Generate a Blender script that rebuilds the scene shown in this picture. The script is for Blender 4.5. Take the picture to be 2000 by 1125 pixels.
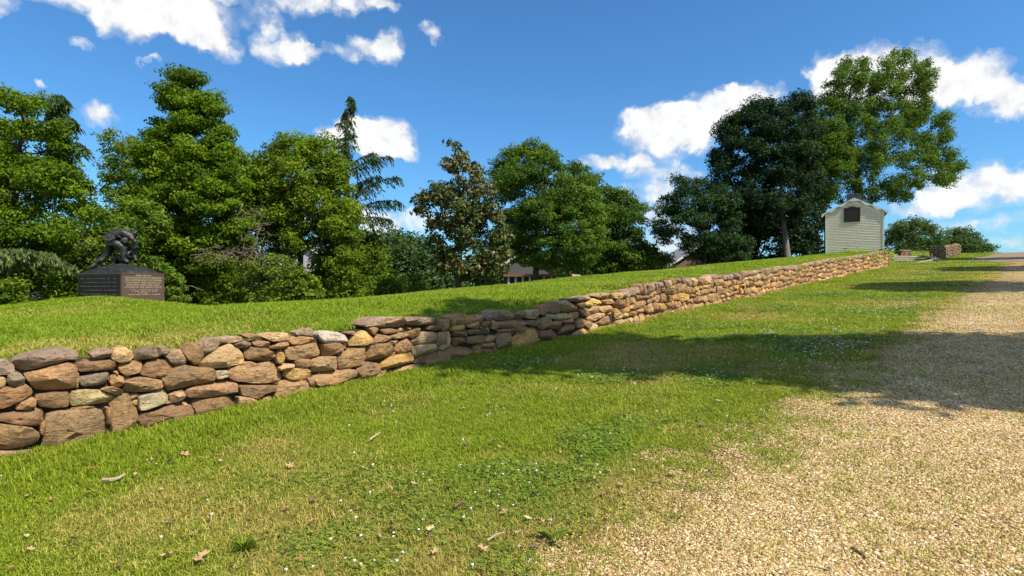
import bpy, bmesh, math, random
import numpy as np
from mathutils import Vector, Matrix, noise

# ------------------------------------------------------------------ camera, sky, sun, exposure
for o in list(bpy.data.objects):
    bpy.data.objects.remove(o)
scene = bpy.context.scene
col = scene.collection
EYE = 1.6
F, CX, CY = 1111.0, 1000.0, 562.5          # focal length and centre in pixels of the 2000 px wide picture
cam_data = bpy.data.cameras.new('camera')
cam_data.sensor_width = 36.0
cam_data.lens = 36.0 * F / 2000.0
cam_data.clip_start = 0.05
cam_data.clip_end = 5000
cam = bpy.data.objects.new('camera', cam_data)
col.objects.link(cam)
cam.location = (0, 0, EYE)
cam.rotation_euler = (math.radians(90), 0, 0)
scene.camera = cam

SUN_EL = math.radians(52)
SUN_AZ = math.atan2(0.80, -0.60)            # clockwise from +Y
SUN = Vector((math.sin(SUN_AZ) * math.cos(SUN_EL), math.cos(SUN_AZ) * math.cos(SUN_EL), math.sin(SUN_EL)))
sl = bpy.data.lights.new('sun', 'SUN')
sl.energy = 4.8
sl.angle = math.radians(0.5)
sl.color = (1.0, 0.93, 0.80)
sun = bpy.data.objects.new('sun', sl)
col.objects.link(sun)
sun.rotation_euler = SUN.to_track_quat('Z', 'Y').to_euler()
sun.location = (30, -10, 60)

vs = scene.view_settings
vs.view_transform = 'Standard'
vs.look = 'None'
vs.exposure = 0.52
vs.gamma = 1.0
vs.use_curve_mapping = False
scene.cycles.max_bounces = 6
scene.cycles.diffuse_bounces = 3
scene.cycles.glossy_bounces = 2
scene.cycles.transmission_bounces = 4
scene.cycles.caustics_reflective = False
scene.cycles.caustics_refractive = False
SKY_STRENGTH = 0.14


class NT:
    """small helper around a node tree"""
    def __init__(self, tree):
        self.t = tree
        self.n = tree.nodes
        self.l = tree.links

    def node(self, kind, **kw):
        nd = self.n.new(kind)
        for k, v in kw.items():
            setattr(nd, k, v)
        return nd

    def put(self, sock, val):
        if isinstance(val, bpy.types.NodeSocket):
            self.l.new(val, sock)
        elif val is not None:
            sock.default_value = val

    def m(self, op, a, b=None, c=None, clamp=False):
        nd = self.node('ShaderNodeMath', operation=op, use_clamp=clamp)
        self.put(nd.inputs[0], a)
        if b is not None:
            self.put(nd.inputs[1], b)
        if c is not None:
            self.put(nd.inputs[2], c)
        return nd.outputs[0]

    def vm(self, op, a, b=None, out=0):
        nd = self.node('ShaderNodeVectorMath', operation=op)
        self.put(nd.inputs[0], a)
        if b is not None:
            self.put(nd.inputs[3 if op == 'SCALE' else 1], b)
        return nd.outputs[out]

    def noise(self, vec, scale, detail=4, rough=0.55, out=0, dist=0.0):
        nd = self.node('ShaderNodeTexNoise')
        if vec is not None:
            self.put(nd.inputs['Vector'], vec)
        nd.inputs['Scale'].default_value = scale
        nd.inputs['Detail'].default_value = detail
        nd.inputs['Roughness'].default_value = rough
        nd.inputs['Distortion'].default_value = dist
        return nd.outputs[out]

    def ramp(self, fac, stops, interp='LINEAR'):
        nd = self.node('ShaderNodeValToRGB')
        r = nd.color_ramp
        r.interpolation = interp
        while len(r.elements) < len(stops):
            r.elements.new(0.5)
        for e, (p, c) in zip(r.elements, stops):
            e.position = p
            e.color = tuple(c) + ((1,) if len(c) == 3 else ())
        self.put(nd.inputs[0], fac)
        return nd.outputs[0]

    def ss(self, x, a, b):
        nd = self.node('ShaderNodeMapRange', interpolation_type='SMOOTHSTEP')
        self.put(nd.inputs[0], x)
        nd.inputs[1].default_value = a
        nd.inputs[2].default_value = b
        return nd.outputs[0]

    def mix(self, fac, a, b, blend='MIX'):
        nd = self.node('ShaderNodeMix', data_type='RGBA', blend_type=blend)
        self.put(nd.inputs[0], fac)
        for s, v in ((nd.inputs[6], a), (nd.inputs[7], b)):
            if isinstance(v, (tuple, list)):
                v = tuple(v) + ((1,) if len(v) == 3 else ())
            self.put(s, v)
        return nd.outputs[2]

    def attr(self, name, kind='GEOMETRY', out=2):
        nd = self.node('ShaderNodeAttribute', attribute_type=kind, attribute_name=name)
        return nd.outputs[out]


def px_dir(px, py):
    X, Z = (px - CX) / F, (CY - py) / F
    return math.atan2(X, 1.0), math.atan2(Z, math.hypot(X, 1.0))


world = bpy.data.worlds.new('World')
scene.world = world
world.use_nodes = True
W_ = NT(world.node_tree)
W_.n.clear()
sky = W_.node('ShaderNodeTexSky', sky_type='NISHITA', sun_disc=False)
sky.sun_elevation = SUN_EL
sky.sun_rotation = SUN_AZ
sky.altitude = 50
sky.air_density = 1.0
sky.dust_density = 0.6
sky.ozone_density = 4.0
gen = W_.node('ShaderNodeTexCoord').outputs['Generated']
warp = W_.noise(gen, 9.0, 3, 0.55, out=1)
wv = W_.vm('SCALE', W_.vm('SUBTRACT', warp, (0.5, 0.5, 0.5)), 0.07)
warp2 = W_.noise(gen, 34.0, 4, 0.6, out=1)
wv2 = W_.vm('SCALE', W_.vm('SUBTRACT', warp2, (0.5, 0.5, 0.5)), 0.04)
dirv = W_.vm('ADD', W_.vm('ADD', gen, wv), wv2)
sep = W_.node('ShaderNodeSeparateXYZ')
W_.put(sep.inputs[0], dirv)
az = W_.m('ARCTAN2', sep.outputs[0], sep.outputs[1])
el = W_.m('ARCSINE', W_.m('MAXIMUM', W_.m('MINIMUM', sep.outputs[2], 0.999), -0.999))
CLOUDS = [  # px, py, rx, ry, weight
    (300, 5, 150, 70, 1.1), (345, 40, 75, 48, 1.2), (250, 35, 70, 50, .9), (90, -15, 150, 32, .8), (-10, 5, 45, 25, .8),
    (425, 82, 45, 28, .75), (440, -8, 60, 16, .6), (548, 85, 55, 40, .8), (592, 102, 36, 24, .8), (520, 35, 50, 26, .7),
    (600, 2, 90, 28, .8), (690, 4, 60, 22, .75), (755, 4, 34, 16, .75), (690, 96, 58, 24, .8), (757, 96, 34, 30, .85),
    (168, 92, 26, 14, .6), (285, 128, 22, 7, .6), (188, 230, 52, 25, .85), (95, 170, 14, 9, .5), (845, 82, 22, 11, .5),
    (742, 272, 62, 50, 1.4), (690, 265, 46, 36, 1.2), (785, 302, 34, 16, .9), (645, 265, 24, 24, .9), (735, 442, 52, 26, .85),
    (830, 432, 66, 20, .8), (640, 420, 60, 40, .8), (800, 560, 200, 60, .5),
    (1300, 258, 95, 46, 1.3), (1385, 235, 85, 46, 1.2), (1455, 198, 75, 34, 1.1), (1205, 317, 70, 17, .9), (1295, 330, 85, 26, .7),
    (1275, 372, 60, 24, .7), (1240, 240, 30, 26, .7), (1430, 172, 34, 10, .6), (1290, 420, 60, 30, .6), (1320, 480, 80, 40, .8),
    (1700, 142, 125, 58, 1.5), (1620, 140, 48, 42, 1.2), (1850, 165, 105, 50, 1.4), (1960, 190, 80, 36, 1.2), (1790, 205, 70, 24, 1.),
    (2080, 200, 90, 40, 1.1), (1900, 365, 125, 48, 1.0), (1975, 345, 70, 34, 1.0), (1820, 402, 80, 24, .9), (1950, 440, 70, 16, .6),
    (2100, 370, 130, 50, .9), (1830, 445, 90, 18, .6), (1960, 480, 80, 14, .5)]
tot = None
cmb = W_.node('ShaderNodeCombineXYZ')
W_.put(cmb.inputs[0], az)
W_.put(cmb.inputs[1], el)
big = {}
for (px, py, rx, ry, wgt) in CLOUDS:
    a0, e0 = px_dir(px, py)
    a1, _ = px_dir(px + rx, py)
    _, e1 = px_dir(px, py - ry)
    ia, ie = 0.85 / abs(a1 - a0), 0.85 / abs(e1 - e0)
    nd = W_.node('ShaderNodeVectorMath', operation='MULTIPLY_ADD')
    W_.put(nd.inputs[0], cmb.outputs[0])
    nd.inputs[1].default_value = (ia, ie, 0)
    nd.inputs[2].default_value = (-a0 * ia, -e0 * ie, 0)
    d2 = W_.vm('DOT_PRODUCT', nd.outputs[0], nd.outputs[0], out=1)
    c = W_.m('MULTIPLY_ADD', W_.m('MINIMUM', d2, 1.0), -wgt, wgt)
    tot = c if tot is None else W_.m('ADD', tot, c)
# scattered cumulus out of view, cover raised to whiten the ambient light
mp = W_.node('ShaderNodeMapping')
W_.put(mp.inputs[0], gen)
mp.inputs['Scale'].default_value = (1, 1, 2.0)
field = W_.noise(mp.outputs[0], 3.2, 3, 0.5)
infr = W_.m('MULTIPLY', W_.m('SUBTRACT', 1.0, W_.ss(W_.m('ABSOLUTE', az), 0.78, 0.95)),
            W_.m('SUBTRACT', 1.0, W_.ss(el, 0.50, 0.60)))
other = W_.m('MULTIPLY', W_.m('MULTIPLY', W_.ss(field, 0.48, 0.60), W_.m('SUBTRACT', 1.0, infr)), 1.0)
tot = W_.m('ADD', W_.m('MINIMUM', tot, 1.3), other)
fb = W_.noise(gen, 36.0, 8, 0.56)
val = W_.m('ADD', tot, W_.m('MULTIPLY', W_.m('SUBTRACT', fb, 0.5), 1.75))
wisp = W_.m('MULTIPLY', W_.ss(val, -0.3, 0.8), 0.40)
mask = W_.m('MULTIPLY', W_.m('MAXIMUM', W_.ss(val, 0.10, 1.0), wisp), W_.ss(tot, 0.0, 0.25))
fb2 = W_.noise(gen, 24.0, 6, 0.6)
fbu = W_.noise(W_.vm('ADD', gen, (0.006, -0.004, 0.014)), 42.0, 5, 0.6)
fb5 = W_.noise(gen, 42.0, 5, 0.6)
shade = W_.ss(W_.m('ADD', W_.m('ADD', W_.m('MULTIPLY', tot, 0.38), fb2), W_.m('MULTIPLY', W_.m('SUBTRACT', fb5, fbu), 1.0)), 0.42, 1.0)
cloudcol = W_.mix(shade, (3.5, 3.75, 4.1), (5.2, 5.15, 5.05))
hsv = W_.node('ShaderNodeHueSaturation')
hsv.inputs['Saturation'].default_value = 1.05
hsv.inputs['Value'].default_value = 1.0
W_.l.new(sky.outputs[0], hsv.inputs['Color'])
clear = W_.mix(1.0, hsv.outputs[0], (.42, .71, .87), 'MULTIPLY')
skyc = W_.mix(W_.m('MULTIPLY', mask, 0.95), clear, cloudcol)
bg = W_.node('ShaderNodeBackground')
W_.l.new(skyc, bg.inputs[0])
bg.inputs[1].default_value = SKY_STRENGTH
wo = W_.node('ShaderNodeOutputWorld')
W_.l.new(bg.outputs[0], wo.inputs[0])
world.cycles.sampling_method = 'MANUAL'
world.cycles.sample_map_resolution = 512

rng = np.random.default_rng(7)
random.seed(7)


# ------------------------------------------------------------------ helpers
def tag(o, label=None, cat=None, group=None, kind=None):
    if label:
        o['label'] = label
    if cat:
        o['category'] = cat
    if group:
        o['group'] = group
    if kind:
        o['kind'] = kind
    return o


def empty(name, loc=(0, 0, 0), rz=0.0):
    o = bpy.data.objects.new(name, None)
    o.empty_display_size = 0.3
    o.location = loc
    o.rotation_euler = (0, 0, rz)
    col.objects.link(o)
    return o


def link(name, me, mat=None, parent=None, loc=None, rot=None):
    """link a mesh as one object; with a parent the mesh data / loc are in WORLD coordinates"""
    o = bpy.data.objects.new(name, me)
    if mat is not None and not me.materials:
        me.materials.append(mat)
    if loc is not None:
        o.location = loc
    if rot is not None:
        o.rotation_euler = rot
    if parent is not None:
        o.parent = parent
        o.matrix_parent_inverse = world_matrix(parent).inverted()
    col.objects.link(o)
    return o


def world_matrix(o):
    m = Matrix.Translation(o.location) @ o.rotation_euler.to_matrix().to_4x4()
    if o.parent is not None:
        m = world_matrix(o.parent) @ o.matrix_parent_inverse @ m
    return m


def npmesh(name, verts, faces, smooth=False):
    """mesh from numpy arrays; faces (n, k)"""
    verts = np.asarray(verts, dtype=np.float32)
    faces = np.asarray(faces, dtype=np.int32)
    me = bpy.data.meshes.new(name)
    me.vertices.add(len(verts))
    me.vertices.foreach_set('co', verts.ravel())
    k = faces.shape[1]
    me.loops.add(faces.size)
    me.loops.foreach_set('vertex_index', faces.ravel())
    me.polygons.add(len(faces))
    me.polygons.foreach_set('loop_start', np.arange(0, faces.size, k, dtype=np.int32))
    if smooth:
        me.polygons.foreach_set('use_smooth', np.ones(len(faces), dtype=bool))
    me.update(calc_edges=True)
    return me


def pymesh(name, verts, faces, smooth=False):
    me = bpy.data.meshes.new(name)
    me.from_pydata([tuple(v) for v in verts], [], faces)
    if smooth:
        me.polygons.foreach_set('use_smooth', [True] * len(me.polygons))
    me.update()
    return me


def set_attr(me, name, data, kind='FLOAT'):
    a = me.attributes.new(name, kind, 'POINT')
    data = np.asarray(data, dtype=np.float32)
    a.data.foreach_set('color' if kind == 'FLOAT_COLOR' else ('vector' if kind == 'FLOAT_VECTOR' else 'value'), data.ravel())


class MB:
    """collects boxes, tubes and polygons into one mesh"""
    def __init__(self):
        self.v = []
        self.f = []

    def add(self, vs_, fs):
        b = len(self.v)
        self.v += [tuple(x) for x in vs_]
        self.f += [tuple(i + b for i in f) for f in fs]
        return self

    def box(self, c, s, M=None):
        x, y, z = (q / 2 for q in s)
        vs_ = [Vector((sx * x, sy * y, sz * z)) for sz in (-1, 1) for sy in (-1, 1) for sx in (-1, 1)]
        if M is not None:
            vs_ = [M @ q for q in vs_]
        vs_ = [q + Vector(c) for q in vs_]
        return self.add(vs_, [(0, 2, 3, 1), (4, 5, 7, 6), (0, 1, 5, 4), (2, 6, 7, 3), (0, 4, 6, 2), (1, 3, 7, 5)])

    def tube(self, pts, radii, n=7, caps=True):
        pts = [Vector(p) for p in pts]
        rings = []
        ref = None
        for i, p in enumerate(pts):
            d = (pts[min(i + 1, len(pts) - 1)] - pts[max(i - 1, 0)])
            d = d.normalized() if d.length > 1e-9 else Vector((0, 0, 1))
            if ref is None:
                ref = d.cross(Vector((0.31, 0.95, 0.12)))
                if ref.length < 0.05:
                    ref = d.cross(Vector((1, 0, 0)))
            ref = (ref - d * ref.dot(d)).normalized()
            b = d.cross(ref)
            rings.append([p + (ref * math.cos(2 * math.pi * k / n) + b * math.sin(2 * math.pi * k / n)) * radii[i] for k in range(n)])
        b0 = len(self.v)
        for r in rings:
            self.v += [tuple(q) for q in r]
        for i in range(len(rings) - 1):
            for k in range(n):
                a, c = b0 + i * n + k, b0 + i * n + (k + 1) % n
                self.f.append((a, c, c + n, a + n))
        if caps:
            self.f.append(tuple(b0 + k for k in reversed(range(n))))
            e = b0 + (len(rings) - 1) * n
            self.f.append(tuple(e + k for k in range(n)))
        return self

    def prism(self, poly, axis_vec):
        """closed polygon (3d points) extruded along axis_vec"""
        n = len(poly)
        a = [Vector(p) for p in poly]
        b = [p + Vector(axis_vec) for p in a]
        return self.add(a + b, [tuple(range(n))[::-1], tuple(range(n, 2 * n))] + [(k, (k + 1) % n, n + (k + 1) % n, n + k) for k in range(n)])

    def mesh(self, name, smooth=False):
        me = pymesh(name, self.v, self.f, smooth)
        return me

    def build(self, name, mat, parent=None, smooth=False):
        return link(name, self.mesh(name, smooth), mat, parent)


def W(px, py, Y):
    """the point at picture position px, py and distance Y in front of the camera"""
    return Vector(((px - CX) / F * Y, Y, EYE + (CY - py) / F * Y))


# ------------------------------------------------------------------ materials
def new_mat(name):
    m = bpy.data.materials.new(name)
    m.use_nodes = True
    t = NT(m.node_tree)
    t.n.clear()
    out = t.node('ShaderNodeOutputMaterial')
    return m, t, out


def principled(t, out, color, rough=0.8, bump=None, bump_strength=0.4, bump_dist=0.02, metallic=0.0, spec=0.3):
    p = t.node('ShaderNodeBsdfPrincipled')
    if isinstance(color, (tuple, list)):
        color = tuple(color) + ((1,) if len(color) == 3 else ())
    t.put(p.inputs['Base Color'], color)
    t.put(p.inputs['Roughness'], rough)
    p.inputs['Metallic'].default_value = metallic
    p.inputs['Specular IOR Level'].default_value = spec
    if bump is not None:
        b = t.node('ShaderNodeBump')
        b.inputs['Strength'].default_value = bump_strength
        b.inputs['Distance'].default_value = bump_dist
        t.put(b.inputs['Height'], bump)
        t.l.new(b.outputs[0], p.inputs['Normal'])
    t.l.new(p.outputs[0], out.inputs[0])
    return p


def simple(name, c, rough=0.7, var=0.25, scale=6.0, metallic=0.0, bump=0.2, spec=0.3):
    m, t, out = new_mat(name)
    tc = t.node('ShaderNodeTexCoord').outputs['Object']
    n = t.noise(tc, scale, 5, 0.6)
    c1 = tuple(x * (1 - var) for x in c)
    c2 = tuple(min(1, x * (1 + var)) for x in c)
    principled(t, out, t.ramp(n, [(0.3, c1), (0.7, c2)]), rough, t.noise(tc, scale * 4, 4), bump, 0.01, metallic, spec)
    return m


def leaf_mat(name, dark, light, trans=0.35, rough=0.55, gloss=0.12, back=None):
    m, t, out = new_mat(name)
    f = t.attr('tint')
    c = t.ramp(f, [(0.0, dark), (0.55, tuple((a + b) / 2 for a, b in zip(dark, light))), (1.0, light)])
    if back is not None:
        geo = t.node('ShaderNodeNewGeometry')
        c = t.mix(t.m('MULTIPLY', geo.outputs['Backfacing'], t.ss(f, 0.35, 0.75)), c, back)
    p = t.node('ShaderNodeBsdfPrincipled')
    t.put(p.inputs['Base Color'], c)
    p.inputs['Roughness'].default_value = rough
    p.inputs['Specular IOR Level'].default_value = gloss
    tr = t.node('ShaderNodeBsdfTranslucent')
    t.put(tr.inputs[0], t.mix(1.0, c, (1.0, 1.0, 0.45), 'MULTIPLY'))
    mx = t.node('ShaderNodeMixShader')
    mx.inputs[0].default_value = trans
    t.l.new(p.outputs[0], mx.inputs[1])
    t.l.new(tr.outputs[0], mx.inputs[2])
    t.l.new(mx.outputs[0], out.inputs[0])
    return m


def ground_coords(t):
    """u along the wall, v across it, from world position"""
    pos = t.node('ShaderNodeNewGeometry').outputs['Position']
    return pos, t.vm('DOT_PRODUCT', pos, (DU[0], DU[1], 0), out=1), t.vm('DOT_PRODUCT', pos, (NV[0], NV[1], 0), out=1)


# ------------------------------------------------------------------ terrain
DU = np.array([.6745, .7383])
DU /= np.hypot(*DU)
NV = np.array([-DU[1], DU[0]])
VW = 6.82                                     # face of the wall, across
THETA = math.atan2(DU[1], DU[0])


def UV(x, y):
    return x * DU[0] + y * DU[1], x * NV[0] + y * NV[1]


def XY(u, v):
    return u * DU[0] + v * NV[0], u * DU[1] + v * NV[1]


def ss(a, b, x):
    t = np.clip((x - a) / (b - a), 0, 1)
    return t * t * (3 - 2 * t)


def base(u):
    u = np.asarray(u, float)
    s = np.clip(u - 70, 0, 16)
    over = np.clip(u - 86, 0, None)
    return .069 * np.minimum(u, 70) + .069 * (s - s * s / 32. * 1.25) + over * (.069 * (1 - 1.25)) * .6


def wall_hit(px, py):
    """picture position -> (u, z) on the face of the wall"""
    X = (px - CX) / F
    Y = VW / (X * NV[0] + NV[1])
    return (X * DU[0] + DU[1]) * Y, EYE + (CY - py) / F * Y


TOP_PX = [(-250, 712), (-60, 702), (0, 704), (30, 706), (100, 688), (150, 684), (175, 692), (200, 684), (245, 678), (310, 678), (350, 684), (380, 674),
          (425, 660), (520, 652), (600, 645), (640, 650), (715, 630), (760, 621), (830, 622), (870, 622), (920, 616), (970, 606),
          (1010, 607), (1060, 598), (1100, 588), (1130, 584), (1180, 575), (1220, 570), (1260, 556), (1323, 544), (1377, 544), (1390, 538),
          (1427, 536), (1476, 528), (1516, 522), (1566, 518), (1611, 508), (1673, 500), (1724, 491), (1742, 490)]
TOP_UZ = np.array([wall_hit(*p) for p in TOP_PX])


def walltop(u):
    """height of the wall's top above the slope at its foot"""
    return np.interp(u, TOP_UZ[:, 0], TOP_UZ[:, 1] - base(TOP_UZ[:, 0]))


def rel(u, w):
    left = 1 - ss(4, 9, u)
    f = .86 - .40 * ss(3., 9., w) - 3.2 * ss(7.5, 24, w)
    fl = .9 - .2 * ss(3, 9, w) - 3.0 * ss(18.5, 32, w)
    r = f * (1 - left) + fl * left
    r = r + .40 * np.exp(-((u - 6.1) / 2.7) ** 2 - ((w - 16) / 4.5) ** 2)
    return r


def H(u, v):
    u = np.asarray(u, float)
    v = np.asarray(v, float)
    w = v - VW
    end = ss(44.0, 44.6, u)
    step = ss(7.02, 7.2, v) * (1 - end) + end * ss(6.7, 9.2, v)
    r = rel(u, w)
    wt = walltop(u) - .07
    r = np.where(end < .5, wt + (r - wt) * ss(.45, 2.2, w), r)
    z = base(u) + r * (1 - .6 * ss(52, 60, u)) * step
    bump = .02 * np.sin(u * 1.3 + 1.7 * np.sin(v * .7)) + .015 * np.sin(v * 1.9 + u * .55)
    z = z + bump * ss(1.9, 3.2, v) * (1 - .8 * ss(6.0, 6.8, v) * (1 - ss(7.3, 8.5, v)))
    d = np.hypot(u, v)
    far = ss(30, 80, d) * ss(14, 26, v)
    return z * (1 - far) + far * np.minimum(z, -2.5)


def gz(x, y):
    return float(H(*UV(x, y)))


def on_ground(px, py, lo=1.2, hi=120.0):
    """first meeting of the picture ray with the terrain"""
    X, Z = (px - CX) / F, (CY - py) / F
    ys = np.geomspace(lo, hi, 3000)
    u, v = UV(X * ys, ys)
    d = EYE + Z * ys - H(u, v)
    i = int(np.argmax(d < 0)) if (d < 0).any() else len(ys) - 1
    y = ys[i]
    return X * y, y, float(H(*UV(X * y, y)))


def normal_at(u, v):
    e = 0.05
    du = (H(u + e, v) - H(u - e, v)) / (2 * e)
    dv = (H(u, v + e) - H(u, v - e)) / (2 * e)
    n = np.stack([-(du * DU[0] + dv * NV[0]), -(du * DU[1] + dv * NV[1]), np.ones_like(du)], -1)
    return n / np.linalg.norm(n, axis=-1, keepdims=True)


def sheet(name, us, vs_, lift, mat):
    U_, V_ = np.meshgrid(us, vs_, indexing='ij')
    x, y = XY(U_, V_)
    z = H(U_, V_) + lift
    nu, nv = len(us), len(vs_)
    idx = np.arange(nu * nv).reshape(nu, nv)
    f = np.stack([idx[:-1, :-1], idx[1:, :-1], idx[1:, 1:], idx[:-1, 1:]], -1).reshape(-1, 4)
    me = npmesh(name, np.stack([x, y, z], -1).reshape(-1, 3), f, True)
    o = link(name, me, mat)
    return tag(o, kind='structure')


def grow(a, b, n, p):
    t = np.linspace(0, 1, n) ** p
    return a + (b - a) * t


# ground material: thatch and soil under the grass blades, plain turf far away
M_GROUND, t, out = new_mat('turf')
pos, gu, gv = ground_coords(t)
n1 = t.noise(pos, 0.9, 5, 0.6)
n2 = t.noise(pos, 28.0, 4, 0.7)
turf = t.ramp(n2, [(0.25, (.07, .075, .010)), (0.5, (.15, .15, .022)), (0.75, (.24, .22, .05))])
dry = t.ramp(n2, [(0.25, (.05, .045, .018)), (0.7, (.15, .125, .05))])
c = t.mix(t.ss(n1, 0.48, 0.7), turf, dry)
soil = t.ramp(n2, [(0.25, (.16, .085, .045)), (0.75, (.33, .20, .115))])
# bare strip of sandy soil along the foot of the wall
foot = t.m('MULTIPLY', t.ss(t.m('ADD', gv, t.m('MULTIPLY', n1, 0.5)), 6.72, 6.98), t.m('SUBTRACT', 1.0, t.ss(gv, 7.1, 7.2)))
c = t.mix(t.m('MULTIPLY', foot, t.m('SUBTRACT', 1.0, t.ss(gu, 44, 45))), c, soil)
principled(t, out, c, 0.95, n2, 0.5, 0.02, spec=0.1)

M_GRAVEL, t, out = new_mat('gravel')
pos, gu, gv = ground_coords(t)
vor = t.node('ShaderNodeTexVoronoi')
t.put(vor.inputs['Vector'], pos)
vor.inputs['Scale'].default_value = 55
stone_c = t.ramp(t.m('FRACT', t.m('MULTIPLY', vor.outputs['Color'], 3.1)),
                 [(0.0, (.18, .10, .035)), (0.3, (.38, .22, .075)), (0.6, (.46, .29, .10)), (0.85, (.56, .40, .17)), (1.0, (.24, .19, .12))])
n1 = t.noise(pos, 1.1, 5, 0.6)
weed = t.ramp(t.noise(pos, 60, 3, 0.7), [(0.3, (.08, .08, .018)), (0.7, (.22, .20, .05))])
c = t.mix(t.m('MULTIPLY', t.ss(n1, 0.50, 0.66), 0.55), stone_c, weed)
c = t.mix(t.m('MULTIPLY', t.ss(vor.outputs['Distance'], 0.35, 0.65), 0.6), c, (.10, .065, .035))
principled(t, out, c, 0.9, vor.outputs['Distance'], 0.6, -0.012, spec=0.15)

M_LANE = simple('lane_surface', (.22, .155, .105), 0.9, 0.3, 3.0)

us = np.concatenate([-grow(12, 400, 26, 2.6)[::-1], np.arange(-11.5, 12, .35), np.arange(12, 90, .8), grow(90, 900, 26, 2.4)])
vs_ = np.concatenate([-grow(10, 500, 20, 2.6)[::-1], np.arange(-9, 6.4, .45), np.arange(6.45, 7.5, .07), np.arange(7.5, 30, .4), grow(30, 900, 34, 2.4)])
sheet('ground', us, vs_, 0.0, M_GROUND)
# gravel road with a ragged edge against the lawn
us_r = np.concatenate([-grow(8, 60, 14, 2.0)[::-1], np.arange(-7.9, 30, .12), np.arange(30, 95, .5)])
vr = np.concatenate([[-4.6, -3.5, -2.0, -.5], [.5, 1.0, 1.3, 1.55, 1.8]])
U_, V_ = np.meshgrid(us_r, vr, indexing='ij')
edge = 1.92 - .012 * np.clip(U_, 0, 40) + .03 * np.sin(U_ * 2.3) + .03 * np.sin(U_ * 5.1 + 1) + .03 * np.sin(U_ * 13.7)
fac = np.clip((V_ - .5) / 1.3, 0, 1)
V_ = V_ + (edge - 1.8) * fac
x, y = XY(U_, V_)
idx = np.arange(U_.size).reshape(U_.shape)
f = np.stack([idx[:-1, :-1], idx[1:, :-1], idx[1:, 1:], idx[:-1, 1:]], -1).reshape(-1, 4)
road = link('gravel_road', npmesh('gravel_road', np.stack([x, y, H(U_, V_) + .006 - .004 * fac], -1).reshape(-1, 3), f, True), M_GRAVEL)
tag(road, kind='structure')
# darker paved lane joining beyond the end of the wall
us_l = np.arange(46.5, 96, .6)
left_edge = np.interp(us_l, [46.5, 48, 55, 74, 96], [1.6, 4.2, 4.0, 2.9, 2.2])
vl = np.linspace(0, 1, 9)
U_ = np.repeat(us_l[:, None], 9, 1)
V_ = -5.5 + (left_edge[:, None] + 5.5) * vl[None]
x, y = XY(U_, V_)
idx = np.arange(U_.size).reshape(U_.shape)
f = np.stack([idx[:-1, :-1], idx[1:, :-1], idx[1:, 1:], idx[:-1, 1:]], -1).reshape(-1, 4)
lane = link('paved_lane', npmesh('paved_lane', np.stack([x, y, H(U_, V_) + .014], -1).reshape(-1, 3), f, True), M_LANE)
tag(lane, kind='structure')


# ------------------------------------------------------------------ dry stone wall
M_STONE, t, out = new_mat('sandstone')
tc = t.node('ShaderNodeTexCoord').outputs['Object']
sc_ = t.attr('stone_color', out=0)
seedv = t.vm('SCALE', sc_, 37.0)
pv = t.vm('ADD', tc, seedv)
a1 = t.noise(pv, 5.0, 5, 0.62)
a2 = t.noise(pv, 22.0, 6, 0.7)
a3 = t.noise(pv, 90.0, 3, 0.6)
c = t.mix(t.ss(a1, 0.42, 0.68), sc_, t.mix(1.0, sc_, (1.32, 1.22, 1.04), 'MULTIPLY'))
c = t.mix(t.m('MULTIPLY', t.ss(a2, 0.46, 0.68), 0.7), c, t.mix(1.0, sc_, (.50, .42, .36), 'MULTIPLY'))
c = t.mix(t.m('MULTIPLY', t.ss(t.noise(pv, 13.0, 4, 0.6), 0.60, 0.76), 0.4), c, (.34, .29, .21))
strat = t.node('ShaderNodeMapping')
t.put(strat.inputs[0], pv)
strat.inputs['Scale'].default_value = (1.2, 1.2, 7.0)
a4 = t.noise(strat.outputs[0], 4.0, 5, 0.65)
hgt = t.m('ADD', t.m('ADD', a2, t.m('MULTIPLY', a3, 0.35)), t.m('MULTIPLY', a4, 0.8))
principled(t, out, c, 0.92, hgt, 1.0, 0.045, spec=0.12)
M_CORE = simple('wall_core_earth', (.045, .032, .022), 0.95, 0.3, 9.0)

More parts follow.
